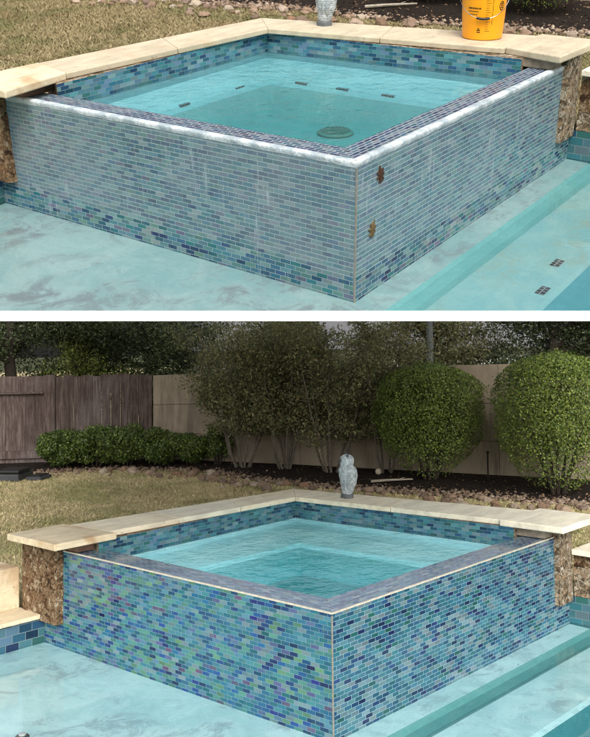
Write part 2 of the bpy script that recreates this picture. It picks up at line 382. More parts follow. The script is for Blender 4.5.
def m_mulch():
    s = NT('mulch'); o = s.obj(); n = s.noise(o, 30, 6, .8); n1 = s.noise(o, 2, 3)
    c = s.ramp(n, [(.4, lin((24, 20, 18))), (.58, lin((52, 43, 37))), (.72, lin((104, 88, 74)))])
    s.bsdf(c, .95, s.bump(n, 1, .04), .15); return s.m
MULCH = m_mulch()
ROCK = None
def m_rock():
    s = NT('river_rock'); o = s.obj(); oi = s.nd('ObjectInfo'); n = s.noise(o, 14, 5, .7)
    c = s.ramp(oi.outputs['Random'], [(0, lin((120, 98, 80))), (.25, lin((150, 128, 108))), (.5, lin((110, 92, 82))), (.72, lin((178, 164, 146))), (.9, lin((138, 106, 84))), (1, lin((198, 190, 176)))])
    c = s.mix(s.math('MULTIPLY', s.smooth(n, .4, .7), .5), c, lin((84, 70, 60)))
    s.bsdf(c, .8, s.bump(n, .5, .02), .25); return s.m
ROCK = m_rock()
LITTER = m_leaf('dead_leaves', [(52, 38, 28), (92, 70, 50), (128, 104, 76), (70, 52, 38), (150, 128, 100)], .8, .1)
GRAVEL = m_leaf('gravel_chips', [(84, 66, 54), (118, 98, 82), (140, 122, 104), (98, 80, 66), (158, 144, 128)], .85, 0)
WOOD = m_wood('weathered_board'); WALLM = m_wall('block_wall')
BARK = m_simple('shrub_bark', (116, 108, 96), .9, .5, 40, .6)
BARK_D = m_simple('dark_bark', (62, 54, 46), .9, .5, 30, .6)
LF_TOP = m_leaf('boxwood_leaf', [(56, 74, 34), (86, 106, 46), (122, 138, 58), (68, 88, 40), (146, 160, 76)], .45)
LF_HEDGE = m_leaf('hedge_leaf', [(46, 62, 32), (76, 98, 46), (108, 128, 60), (56, 74, 38), (134, 150, 76)], .4)
LF_WAX = m_leaf('myrtle_leaf', [(76, 84, 54), (108, 114, 76), (138, 142, 100), (88, 92, 60), (164, 160, 118), (124, 110, 80)], .6)
LF_DARK = m_leaf('oak_leaf', [(44, 56, 36), (68, 80, 50), (90, 100, 66), (54, 64, 44)], .5)
LF_YEL = m_leaf('yellow_green_leaf', [(62, 78, 36), (96, 108, 48), (124, 130, 66), (80, 92, 44)], .5)
WHITE = m_simple('white_plaster_edge', (246, 246, 244), .7, .03, 6, .05)
OWLM = None
def m_owl():
    s = NT('owl_resin'); o = s.obj(); n = s.noise(o, 40, 4, .6); g = s.nd('NewGeometry')
    c = s.mix(s.smooth(n, .4, .65), lin((196, 206, 212)), lin((144, 154, 162)))
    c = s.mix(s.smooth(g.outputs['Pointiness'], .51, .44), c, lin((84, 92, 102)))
    s.bsdf(c, .55, s.bump(n, .4, .004), .4); return s.m
OWLM = m_owl()
OWLW = m_simple('owl_wing', (164, 174, 182), .55, .35, 60, .5)
OWLB = m_simple('owl_base_grey', (98, 104, 108), .7, .3, 30)
ORANGE = m_simple('orange_plastic', (242, 160, 12), .38, .06, 5, .02, spec=.5)
BLACK = m_simple('black_plastic', (26, 26, 26), .5, .2, 20)
STEEL = m_simple('bail_wire', (130, 130, 130), .35, .1, 20, .02, metal=1)
DRAINM = m_simple('drain_cover', (84, 112, 106), .6, .3, 60)
CHAR = m_simple('charcoal_plastic', (62, 64, 68), .6, .2, 20)
MARK = m_tile('step_marker_tile', dk([(1, (40, 60, 66)), (1, (58, 78, 84))]), tw=.03, th=.03)
LEAFB = m_simple('dead_oak_leaf', (70, 44, 26), .8, .4, 60)
LEAFG = m_simple('leaf_stain', (104, 84, 50), .8, .4, 60)
LOGM = m_simple('bleached_branch', (158, 150, 136), .85, .3, 30)

# ------------------------------------------------------------------ builders
def xy(p): return (p[0], p[1])
def lerp(a, b, t): return (a[0]+(b[0]-a[0])*t, a[1]+(b[1]-a[1])*t)

def rough_block(name, poly, z0, z1, mat, parent, amp=.012, cell=.035):
    """prism with subdivided, irregular rock-faced sides"""
    mb = MB(); n = len(poly)
    for i in range(n):
        a, b = poly[i], poly[(i+1) % n]; L = math.hypot(b[0]-a[0], b[1]-a[1]); nx = max(2, int(L/cell)); nz = max(2, int((z1-z0)/cell))
        nrm = Vector(((b[1]-a[1])/L, -(b[0]-a[0])/L, 0)); base = len(mb.v)
        for r in range(nz+1):
            for c in range(nx+1):
                p = Vector((*lerp(a, b, c/nx), z0+(z1-z0)*r/nz))
                e = 0 if c in (0, nx) or r == nz else 1
                d = (noise.noise(p*17)*.7+noise.noise(p*41)*.5+.35)*amp*e
                mb.v.append(tuple(p+nrm*d))
        for r in range(nz):
            for c in range(nx):
                k = base+r*(nx+1)+c; mb.f.append((k, k+1, k+nx+2, k+nx+1)); mb.mi.append(0); mb.uv.append([(0, 0)]*4)
    mb.add([(p[0], p[1], z1) for p in poly], [tuple(range(n))]); mb.add([(p[0], p[1], z0) for p in poly], [tuple(range(n-1, -1, -1))])
    return mb.build(name, mat, parent)

def slab(name, poly, z0, z1, mat, parent, bevel=.006):
    mb = MB(); mb.prism(poly, z0, z1); return mb.build(name, mat, parent, bevel=bevel)

def inset_joint(a, b, c, d, n, gap=.003):
    """split quad a-b (inner) / d-c (outer) into n quads with a joint between"""
    out = []
    for i in range(n):
        t0, t1 = i/n, (i+1)/n; g = gap/2/max(.1, math.hypot(b[0]-a[0], b[1]-a[1]))
        t0 += g if i else 0; t1 -= g if i < n-1 else 0
        out.append([lerp(a, b, t0), lerp(a, b, t1), lerp(d, c, t1), lerp(d, c, t0)])
    return out

def build_spa(P):
    root = thing('raised_spa', P['label'], 'spa', (0, 0, 0))
    Lx, Ly, w = P['Lx'], P['Ly'], P['w']; zb = -.70; h0 = P.get('corner', 0)
    IR, IL, IC = P['innerR'], P['innerL'], P['innerC']     # inner tile plane: right end, left end, corner
    # front walls: outer face, top ledge, inner face (mitred at the corner)
    def arm(right):
        mb = MB()
        if right:
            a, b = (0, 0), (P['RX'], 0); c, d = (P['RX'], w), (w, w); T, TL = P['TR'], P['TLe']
            z = [h0, P.get('zR', 0), P.get('zR', 0), h0]
            X = lambda p, q: (p[0], p[1], q)
            # u measured from corner
            mb.quad(X(a, zb), X(b, zb), X(b, z[1]), X(a, z[0]), [(0, zb), (b[0], zb), (b[0], z[1]), (0, z[0])], 0)
            mb.quad(X(a, z[0]), X(b, z[1]), X(c, z[2]), X(d, z[3]), [(0, 0), (b[0], 0), (c[0], w), (w, w)], 1)
            mb.quad(X(c, -.5), X(d, -.5), X(d, z[3]), X(c, z[2]), [(c[0], -.5), (w, -.5), (w, 0), (c[0], 0)], 0)
            mb.quad(X(b, zb), X(c, zb), X(c, z[2]), X(b, z[1]))
            mb.quad(X(a, zb), X(a, z[0]), X(d, z[3]), X(d, zb))
        else:
            a, b = (0, 0), (0, P['LY']); c, d = (w, P['LY']), (w, w); T, TL = P['TL'], P['TLe']
            z = [h0, P.get('zL', 0), P.get('zL', 0), h0]; X = lambda p, q: (p[0], p[1], q)
            mb.quad(X(b, zb), X(a, zb), X(a, z[0]), X(b, z[1]), [(b[1]+.9, zb), (.9, zb), (.9, z[0]), (b[1]+.9, z[1])], 0)
            mb.quad(X(b, z[1]), X(a, z[0]), X(d, z[3]), X(c, z[2]), [(b[1]+.9, 0), (.9, 0), (w+.9, w), (c[1]+.9, w)], 1)
            mb.quad(X(d, -.5), X(c, -.5), X(c, z[2]), X(d, z[3]), [(w, -.5), (c[1], -.5), (c[1], 0), (w, 0)], 0)
            mb.quad(X(c, zb), X(b, zb), X(b, z[1]), X(c, z[2]))
            mb.quad(X(a, zb), X(d, zb), X(d, z[3]), X(a, z[0]))
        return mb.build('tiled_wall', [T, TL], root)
    r = arm(True); l = arm(False)
    for o, t in ((r, P['labR']), (l, P['labL'])): o['label'] = t
    # trim along the outer top edge + vertical corner
    mb = MB(); q = P['trim']; e = .003
    zc, zr, zl = h0+.003, P.get('zR', 0)+.003, P.get('zL', 0)+.003
    if P['worn']:
        # chalky rounded nosing, wavy
        for right in (True, False):
            L = P['RX'] if right else P['LY']; n = 200; ring = []
            prof = [(-.0012, -.024), (-.0030, -.014), (-.0035, -.004), (-.0005, .0015), (.012, .0030), (.028, .0024), (.042, -.001)]
            base = len(mb.v)
            for i in range(n+1):
                t = i/n*L; z = zc+(zr-zc)*i/n if right else zc+(zl-zc)*i/n
                for (o_, zz) in prof:
                    j = 1+.16*noise.noise(Vector((t*9, o_*60, 1 if right else 5)))+.04*noise.noise(Vector((t*31, o_*90, 3)))
                    tt = max(t, o_) if i == 0 else t
                    if i == 0: tt = o_
                    o2 = o_*j if i else o_
                    mb.v.append((tt, o2, z+zz*j) if right else (o2, tt, z+zz*j))
            m = len(prof)
            for i in range(n):
                for k in range(m-1):
                    f = (base+i*m+k, base+(i+1)*m+k, base+(i+1)*m+k+1, base+i*m+k+1)
                    mb.f.append(f if right else f[::-1]); mb.mi.append(0); mb.uv.append([(0, 0)]*4)
        tr = mb.build('edge_nosing', NOSE, root, smooth=True); tr['label'] = 'edge nosing crusted with white mineral scale'
    else:
        mb.prism([(-e, -e), (P['RX'], -e), (P['RX'], q), (q, q)], [zc-.008, zr-.008, zr-.008, zc-.008], [zc, zr, zr, zc])
        mb.prism([(-e, -e), (q, q), (q, P['LY']), (-e, P['LY'])], [zc-.008, zc-.008, zl-.008, zl-.008], [zc, zc, zl, zl])
        mb.build('edge_trim', TRIM, root)
    mb = MB(); mb.prism([(-.003, -.003), (.0045, -.003), (.0045, .0015), (.0015, .0045), (-.003, .0045)], zb, h0-(.012 if not P['worn'] else .02))
    mb.build('corner_strip', TRIM_TAN if not P['worn'] else TRIM_TAN, root, bevel=.0015)
    # back walls: tile inside, rough stone outside
    ic = P['innerC']; oc = P['outC']; ztop = P['zcop0']
    wl = -.075
    mb = MB()
    def bw(a, b, oa, ob):     # a->b inner face going so that the interior is on the left
        X = lambda p, z: (p[0], p[1], z); L = math.hypot(b[0]-a[0], b[1]-a[1])
        mb.quad(X(a, wl), X(b, wl), X(b, ztop), X(a, ztop), [(0, wl+.002), (L, wl+.002), (L, ztop), (0, ztop)], 0)
        mb.quad(X(a, -.6), X(b, -.6), X(b, wl), X(a, wl), None, 1)
        mb.quad(X(ob, -.7), X(oa, -.7), X(oa, ztop), X(ob, ztop), None, 2)
        mb.quad(X(a, ztop), X(b, ztop), X(ob, ztop), X(oa, ztop), None, 2)
        mb.quad(X(a, -.7), X(a, ztop), X(oa, ztop), X(oa, -.7), None, 2); mb.quad(X(b, -.7), X(ob, -.7), X(ob, ztop), X(b, ztop), None, 2)
    sh = .05
    oR = P['outR']; oL = P['outL']
    bw(P['innerR'], ic, (oR[0]-sh, oR[1]), (oc[0]-sh, oc[1]-sh))
    mbR = mb.build('back_wall', [T_band, SPA_UP if P['worn'] else PLASTER_SPA, STONE_GR], root)
    mb = MB(); bw(ic, P['innerL'], (oc[0]-sh, oc[1]-sh), (oL[0], oL[1]-sh)); mb.build('back_wall', [T_band, SPA_UP if P['worn'] else PLASTER_SPA, STONE_GR], root)
    # plaster basin: bench + deep floor
    bx, by = P['bench']; mb = MB(); n = 1
    zi, zo, zf = -.105, -.20, -.40
    A = (ic[0], ic[1]); Bp = (bx, by)
    Rr = (P['innerR'][0]+.02, w-.01); Ll = (w-.01, P['innerL'][1]+.02)
    mb.quad((Rr[0]+.02, Rr[1], zi), (A[0]+.01, A[1]+.01, zi), (Bp[0], Bp[1], zo), (bx+.05, Rr[1], zo), None, 0)
    mb.quad((A[0]+.01, A[1]+.01, zi), (Ll[0], Ll[1]+.02, zi), (Ll[0], by+.02, zo), (Bp[0], Bp[1], zo), None, 0)
    # rounded bench lip and riser
    mb.quad((bx+.05, Rr[1], zo), (Bp[0], Bp[1], zo), (bx-.02, by-.02, zo-.03), (bx+.03, Rr[1], zo-.03), None, 0)
    mb.quad((Bp[0], Bp[1], zo), (Ll[0], by+.02, zo), (Ll[0], by, zo-.03), (bx-.02, by-.02, zo-.03), None, 0)
    mb.quad((bx+.03, Rr[1], zo-.03), (bx-.02, by-.02, zo-.03), (bx-.15, by-.15, zf), (bx-.10, Rr[1], zf), None, 1)
    mb.quad((bx-.02, by-.02, zo-.03), (Ll[0], by, zo-.03), (Ll[0], by-.15, zf), (bx-.15, by-.15, zf), None, 1)
    mb.quad((w-.01, w-.01, zf), (bx-.10, w-.01, zf), (bx-.15, by-.15, zf), (w-.01, by-.15, zf), None, 1)
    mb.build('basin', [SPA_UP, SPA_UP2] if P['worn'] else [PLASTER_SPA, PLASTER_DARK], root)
    # coping
    zt = P['zcop']; ci, co = P['copI'], P['copO']
    for nm, a, b, c, d, k in (('r', P['copIR'], ci, co, P['copOR'], P.get('nR', 3)), ('l', ci, P['copIL'], P['copOL'], co, P.get('nL', 4))):
        for i, q4 in enumerate(inset_joint(a, b, c, d, k)):
            # (inner a->b, outer d->c) orientation fixed to be ccw
            poly = q4
            ar = sum(poly[j][0]*poly[(j+1) % 4][1]-poly[(j+1) % 4][0]*poly[j][1] for j in range(4))
            if ar < 0: poly = poly[::-1]
            slab('coping_stone', poly, P['zcop0']+.002, zt, TRAV_U if P['worn'] else (TRAV_G if (i+(nm == 'r')) % 2 else TRAV), root)
    # grey mortar shadow line below coping is real: a small recess strip
    for pr in P['piers']:
        rough_block('pier', pr['body'], pr['z0'], pr['z1'], pr['mat'], root, pr.get('amp', .012))
        o = slab('cap_stone', pr['cap'], pr['z1'], zt+.004, pr['capmat'], root, .008)
        if pr.get('lab'): o['label'] = pr['lab']
        if pr.get('recess'):
            slab('recess_stone', pr['recess'], .004, pr['z1']-.001, pr['rmat'], root, .004)
    # drain cover + bench marker tiles
    if P.get('drain'):
        dx, dy = P['drain']; mb = MB()
        mb.lathe([(.115, zf+.002), (.115, zf+.012), (.10, zf+.02)], 28, c=(dx, dy))
        for k in range(-4, 5):
            hw = math.sqrt(max(0, .092**2-(k*.02)**2)); mb.box(dx-hw, dx+hw, dy+k*.02-.005, dy+k*.02+.005, zf+.0205, zf+.026)
        mb.build('drain_cover', DRAINM, root)
    for (mx, my, rot) in P.get('marks', ()):
        mb = MB(); a, b = (.045, .022) if rot else (.022, .045)
        z0 = -.199
        mb.box(mx-a, mx+a, my-b, my+b, z0-.004, z0+.006); mb.build('marker_tile', MARK, root)
    # water
    mb = MB(); zw = P['zw']
    cc = [(w-.004, w-.004), (P['innerR'][0]+.004, w-.004), (P['innerR'][0]+.004, P['innerR'][1]), (ic[0]+.004, ic[1]+.004), (P['innerL'][0]-0, P['innerL'][1]+.004), (w-.004, P['innerL'][1]+.004)]
    if abs(cc[1][1]-cc[2][1]) < .01: cc.pop(1)
    mb.prism(cc, -.5, zw); o = mb.build('spa_water', P['water']); tag(o, kind='structure')
    return root

def owl(loc, rz, label, s=1.0):
    root = thing('owl_statue', label, 'statue', loc, rz)
    mb = MB(); prof = []
    def rad(z):   # body profile by height
        pts = [(.03, .047), (.07, .058), (.13, .077), (.19, .088), (.228, .086), (.254, .070), (.275, .056)]
        for i in range(len(pts)-1):
            if z <= pts[i+1][0]:
                t = (z-pts[i][0])/(pts[i+1][0]-pts[i][0]); t = t*t*(3-2*t); return pts[i][1]+(pts[i+1][1]-pts[i][1])*t
        return pts[-1][1]
    N = 96; NZ = 110; base = 0
    for i in range(NZ+1):
        z = .03+.245*i/NZ; r0 = rad(z)
        for k in range(N):
            t = 2*math.pi*k/N; row = z/.0150; off = .5*(int(row) % 2); fz = row-int(row)
            ft = (t/(2*math.pi)*20+off) % 1
            tip = 1-min(1, math.hypot((ft-.5)*1.9, (fz-.9)*1.0)); d = .0050*max(0, tip)*(fz < .98)
            fade = min(1, (.262-z)/.02) if z > .242 else 1
            r = r0+d*max(0, fade)
            mb.v.append((r*math.cos(t), r*.86*math.sin(t)-.012*math.sin((z-.03)/.245*math.pi), z))
    for i in range(NZ):
        for k in range(N): mb.f.append((i*N+k, i*N+(k+1) % N, (i+1)*N+(k+1) % N, (i+1)*N+k)); mb.mi.append(0); mb.uv.append([(0, 0)]*4)
    mb.build('body', OWLM, root, smooth=True)
    # head: squared dome, facial discs, beak
    mb = MB(); hp = [(.050, .252), (.058, .266), (.0635, .284), (.065, .304), (.062, .324), (.052, .341), (.034, .352), (.012, .357)]
    mb.lathe(hp, 40, fn=lambda t, z: 1+.03*math.cos(4*t), sy=.9)
    hd = mb.build('head', OWLM, root, smooth=True)
    for sx in (-1, 1):
        mb = MB(); x = sx*.040
        if sx < 0: mb.tube([(x, 0, .335), (x*1.05, 0, .350), (x*1.12, -.004, .360)], [.017, .013, .006], 8)
        else: mb.tube([(x-.010, 0, .338), (x+.004, 0, .350), (x+.012, -.004, .362), (x+.010, -.01, .371)], [.017, .014, .011, .006], 8)
        mb.build('ear_tuft', OWLM, root, smooth=True)
    for sx in (-1, 1):
        mb = MB(); mb.lathe([(.016, 0), (.016, .004), (.010, .006), (.004, .007)], 16)
        me = mb.mesh('eye', [CHAR], smooth=False); me.transform(Matrix.Translation((sx*.024, .052, .312)) @ Matrix.Rotation(R(-90), 4, 'X'))
        o = link_mesh('eye', me, hd)
    mb = MB(); mb.tube([(0, .052, .306), (0, .066, .298), (0, .066, .286)], [.008, .006, .002], 8); mb.build('beak', CHAR, hd)
    for sx in (-1, 1):   # folded wings
        mb = MB(); zz = [.235, .20, .15, .10, .06]
        mb.tube([(sx*rad(z)*.86, -.004, z) for z in zz], [.008, .020, .022, .018, .008], 10); mb.build('wing', OWLW, root, smooth=True)
    mb = MB(); mb.lathe([(.053, 0), (.053, .022), (.048, .036), (.04, .04)], 28, fn=lambda t, z: 1+.04*math.sin(5*t)); mb.build('base', OWLB, root)
    root.scale = (s, s, s)
    return root

def bucket(loc, rz):
    root = thing('plastic_bucket', 'orange five gallon plastic bucket with black print standing on the pale coping', 'bucket', loc, rz)
    r0, r1, H = .130, .150, .37; rr = lambda z: r0+(r1-r0)*z/H
    mb = MB(); prof = [(r0-.008, 0), (r0, .006)]+[(rr(z), z) for z in (.06, .12, .18, .24, .29)]
    prof += [(rr(.30), .30), (rr(.30)+.006, .302), (rr(.30)+.006, .308), (rr(.31), .31), (rr(.325), .325), (rr(.325)+.006, .327), (rr(.325)+.006, .333), (rr(.335), .335), (rr(.355), .355), (rr(.355)+.009, .358), (rr(.355)+.009, .37), (rr(.355)-.002, .37), (rr(.35)-.004, .36), (r0-.006, .012)]
    mb.lathe(prof, 56, cap=False); mb.lathe([(0.001, .0), (r0-.008, 0)], 56, cap=False); mb.lathe([(r0-.006, .012), (.001, .012)], 56, cap=False)
    mb.build('shell', ORANGE, root, smooth=False)
    for a in (0, math.pi):
        mb = MB(); mb.lathe([(.017, 0), (.017, .012), (.010, .016)], 16)
        me = mb.mesh('handle_lug', [WHITE]); me.transform(Matrix.Rotation(a, 4, 'Z') @ Matrix.Translation((rr(.27)-.003, 0, .285)) @ Matrix.Rotation(R(90), 4, 'Y'))
        link_mesh('handle_lug', me, root)
    mb = MB(); pts = []
    for i in range(25):
        t = math.pi*i/24; pts.append(((rr(.3)+.014)*math.cos(t), -math.sin(t)*.155, .285-.145*math.sin(t)))
    mb.tube(pts, .0022, 6); bl = mb.build('bail_handle', STEEL, root)
    mb = MB(); mb.tube(pts[10:15], .008, 8); mb.build('grip', BLACK, bl)
    # printed marks: curved patches 1 mm proud
    mb = MB()
    def patch(a0, a1, z0, z1):
        n = 4
        for i in range(n):
            t0 = R(a0+(a1-a0)*i/n); t1 = R(a0+(a1-a0)*(i+1)/n)
            c = [((rr(z)+.001)*math.cos(t), (rr(z)+.001)*math.sin(t), z) for t, z in ((t0, z0), (t1, z0), (t1, z1), (t0, z1))]; mb.quad(*c)
    C = -90
    for k in range(17): patch(C+6, C+6+(14 if k % 4 == 0 else 9), .06+k*.0145, .0618+k*.0145)
    patch(C+24, C+25, .10, .30)
    for row, z in enumerate((.196, .178, .160)):
        a = C-42
        while a < C-8-row*4:
            wd = random.uniform(1.2, 3.2); patch(a, a+wd, z, z+(.010 if row == 0 else .006)); a += wd+1.0
    for zz in (.050, .062): patch(C-16, C-6, zz, zz+.006)
    patch(C-13, C-9, .07, .078)
    # round emblem made of a ring and bars
    ca, cz = C+52, .215
    for k in range(20):
        t0, t1 = 2*math.pi*k/20, 2*math.pi*(k+1)/20; c = []
        for t, q in ((t0, .022), (t1, .022), (t1, .017), (t0, .017)):
            z = cz+q*1.35*math.sin(t); a = R(ca)+q*math.cos(t)/rr(z); c.append(((rr(z)+.001)*math.cos(a), (rr(z)+.001)*math.sin(a), z))
        mb.quad(*c)
    for dz in (-.012, 0, .012): patch(ca-5, ca+5, cz+dz-.003, cz+dz+.003)
    mb.build('printed_marks', BLACK, root)
    return root

def rock_mesh(k):
    bm = bmesh.new(); bmesh.ops.create_icosphere(bm, subdivisions=2, radius=1)
    sx, sy, sz = random.uniform(.8, 1.3), random.uniform(.7, 1.0), random.uniform(.5, .75); off = Vector((k*7.1, 3, 1))
    for v in bm.verts:
        d = 1+.35*noise.noise(v.co*1.3+off)+.12*noise.noise(v.co*3.5+off); v.co = Vector((v.co.x*sx*d, v.co.y*sy*d, v.co.z*sz*d))
    me = bpy.data.meshes.new('river_rock'); bm.to_mesh(me); bm.free(); me.materials.append(ROCK); return me
ROCKS = [rock_mesh(k) for k in range(9)]

def rock_row(line, width, n, z, label, group, inside=None, smin=.035, smax=.085):
    seg = [(line[i], line[i+1]) for i in range(len(line)-1)]; Ls = [math.dist(a, b) for a, b in seg]; tot = sum(Ls)
    for i in range(n):
        d = (i+.5+random.uniform(-.5, .5))/n*tot; k = 0
        while d > Ls[k] and k < len(Ls)-1: d -= Ls[k]; k += 1
        a, b = seg[k]; p = lerp(a, b, d/Ls[k]); nx, ny = (b[1]-a[1])/Ls[k], -(b[0]-a[0])/Ls[k]
        q = random.uniform(0, 1)*width; x, y = p[0]-nx*q*-1, p[1]-ny*q*-1
        if inside and not inside(x, y): continue
        s = random.uniform(smin, smax); o = bpy.data.objects.new('river_rock', random.choice(ROCKS)); COL.objects.link(o)
        o.matrix_world = FR @ Matrix.Translation((x, y, z+s*.35)) @ Matrix.Rotation(random.uniform(0, 6.28), 4, 'Z') @ Matrix.Diagonal((s, s, s*random.uniform(.8, 1.2), 1))
        tag(o, label, 'rock', group)

def gravel(name, line, width, n, z, label, ok=None):
    L_ = np.array([math.dist(line[i], line[i+1]) for i in range(len(line)-1)]); k = rng.choice(len(L_), n, p=L_/L_.sum()); t = rng.random(n); A = np.array(line)
    P = A[k]+(A[k+1]-A[k])*t[:, None]; D = (A[k+1]-A[k])/L_[k][:, None]; Nn = np.stack([-D[:, 1], D[:, 0]], 1); P = P+Nn*(rng.random(n)*width)[:, None]
    if ok is not None: P = P[ok(P[:, 0], P[:, 1])]
    n = len(P); base = np.array([[1, 0, 0], [-1, 0, 0], [0, 1, 0], [0, -1, 0], [0, 0, 1], [0, 0, -1], ])
    F0 = np.array([[0, 2, 4], [2, 1, 4], [1, 3, 4], [3, 0, 4], [2, 0, 5], [1, 2, 5], [3, 1, 5], [0, 3, 5]])
    s_ = rng.uniform(.014, .05, n)**1.0; V = base[None]*s_[:, None, None]*rng.uniform(.6, 1.2, (n, 6, 1)); a = rng.uniform(0, 6.28, n); c, q = np.cos(a)[:, None], np.sin(a)[:, None]
    X = V[:, :, 0]*c-V[:, :, 1]*q+P[:, 0:1]; Y = V[:, :, 0]*q+V[:, :, 1]*c+P[:, 1:2]; ZZ = V[:, :, 2]*.6+z+s_[:, None]*.4
    F = (F0[None]+np.arange(n)[:, None, None]*6).reshape(-1, 3); o = link_mesh(name, np_mesh(name, np.stack([X, Y, ZZ], 2).reshape(-1, 3), F, GRAVEL)); return tag(o, label, 'gravel', kind='stuff')

def litter(name, fn, bbox, n, z, label):
    x = rng.uniform(bbox[0], bbox[1], n); y = rng.uniform(bbox[2], bbox[3], n); k = fn(x, y); x, y = x[k], y[k]
    P = np.stack([x, y, z+rng.uniform(.03, .075, len(x))], 1); o = link_mesh(name, leaf_mesh(name, P, .045, LITTER, np.tile([[0., 0., 1.]], (len(x), 1)), .5, .5)); return tag(o, label, 'leaves', kind='stuff')

def grass(name, poly_fn, bbox, n, z, label, h=.024, mat=None):
    P = []
    x = rng.uniform(bbox[0], bbox[1], n*3); y = rng.uniform(bbox[2], bbox[3], n*3)
    keep = poly_fn(x, y); x = x[keep][:n]; y = y[keep][:n]; m = len(x)
    a = rng.uniform(0, 2*np.pi, m); hh = h*(.5+rng.random(m)); wd = .004+.004*rng.random(m)
    lean = rng.normal(scale=.9, size=(m, 2))*hh[:, None]
    b0 = np.stack([x-np.cos(a)*wd, y-np.sin(a)*wd, np.full(m, z)], 1); b1 = np.stack([x+np.cos(a)*wd, y+np.sin(a)*wd, np.full(m, z)], 1)
    t = np.stack([x+lean[:, 0], y+lean[:, 1], z+hh], 1)
    V = np.stack([b0, b1, t], 1).reshape(-1, 3); o = link_mesh(name, np_mesh(name, V, np.arange(3*m).reshape(m, 3), mat or BLADE))
    return tag(o, label, 'grass', kind='stuff')

def topiary(loc, rx, H, label, n=44000, mat=None, seed=1):
    root = thing('topiary_shrub', label, 'shrub', loc)
    mb = MB(); random.seed(seed)
    for k in range(7):
        a = k*.9; mb.tube([(.05*math.cos(a), .05*math.sin(a), -.03), (.14*math.cos(a), .14*math.sin(a), .25), (.35*math.cos(a)*rx, .35*math.sin(a)*rx, .6), (.55*math.cos(a)*rx, .55*math.sin(a)*rx, .95)], [.026, .02, .014, .008], 6)
    mb.build('trunk', BARK_D, root)
    th = rng.uniform(0, 2*np.pi, n); u = rng.random(n)**.8
    z = .10+(H-.10)*u; t = (z-.10)/(H-.10)
    # mushroom profile: narrow foot, widest at two thirds, domed top
    prof = np.interp(t, [0, .08, .2, .34, .5, .64, .8, .9, .96, 1.0], [.30, .50, .74, .91, 1.0, 1.0, .91, .74, .50, .08])
    pz = np.stack([np.cos(th), np.sin(th), z*1.2], 1)
    nz = np.array([noise.noise(Vector((q[0]*2.2+seed, q[1]*2.2, q[2]*2.2))) + .6*noise.noise(Vector((q[0]*6+seed, q[1]*6, q[2]*6))) for q in pz])
    shell = 1-.30*rng.random(n)**2.2+np.where(rng.random(n) < .05, rng.uniform(0, .13, n), 0)
    r = rx*prof*(1+.13*nz)*shell
    # open the skirt: fewer leaves low down
    keep = rng.random(n) < np.interp(t, [0, .12, .3, .5, 1], [.12, .32, .7, 1, 1])*np.clip(1+nz*.8, .25, 1)
    top = rng.random(n) < .22
    z = np.where(top, H*(.955+.045*rng.random(n)), z)
    P = np.stack([r*np.cos(th), r*np.sin(th), z], 1)
    rt = rx*.72*np.sqrt(rng.random(n)); P[top] = np.stack([rt*np.cos(th), rt*np.sin(th), H-(H*.16)*(rt/(rx*.72))**2.4-.05*rng.random(n)+.055*nz+np.where(rng.random(n) < .06, .05, 0)], 1)[top]
    N = np.stack([np.cos(th), np.sin(th), np.where(top, 2.2, .5)], 1)
    P, N = P[keep | top], N[keep | top]
    # interior fill so it is not hollow
    m = 9000; q = rng.normal(size=(m, 3)); q /= np.linalg.norm(q, axis=1)[:, None]; q *= (rng.random(m)**.5)[:, None]*np.array([rx*.7, rx*.7, H*.36]); q[:, 2] += H*.58
    P = np.concatenate([P, q]); N = np.concatenate([N, rng.normal(size=(m, 3))])
    link_mesh('foliage', leaf_mesh('foliage', P, .027, mat or LF_TOP, N, .6, .6), root)
    return root

def blob_shrub(loc, r, h, label, n=7000, group=None, mat=None, size=.04, seed=0):
    root = thing('hedge_shrub', label, 'shrub', loc, 0, group)
    mb = MB()
    for k in range(6):
        a = k*1.05+seed; mb.tube([(.03*math.cos(a), .03*math.sin(a), -.02), (.3*r*math.cos(a), .3*r*math.sin(a), h*.35), (.6*r*math.cos(a), .6*r*math.sin(a), h*.75)], [.014, .01, .006], 5)
    mb.build('stem', BARK_D, root)
    nb = 14; C = rng.normal(size=(nb, 3)); C /= np.linalg.norm(C, axis=1)[:, None]; C = C*np.array([r*.6, r*.6, h*.26])+np.array([0, 0, h*.58])
    k = rng.integers(0, nb, n); q = rng.normal(size=(n, 3)); q /= np.linalg.norm(q, axis=1)[:, None]
    P = C[k]+q*(rng.random(n)**.4)[:, None]*np.array([r*.42, r*.42, h*.25]); P[:, 2] = np.clip(P[:, 2], h*.08, None)
    link_mesh('foliage', leaf_mesh('foliage', P, size, mat or LF_HEDGE, q, .55, .8), root); return root

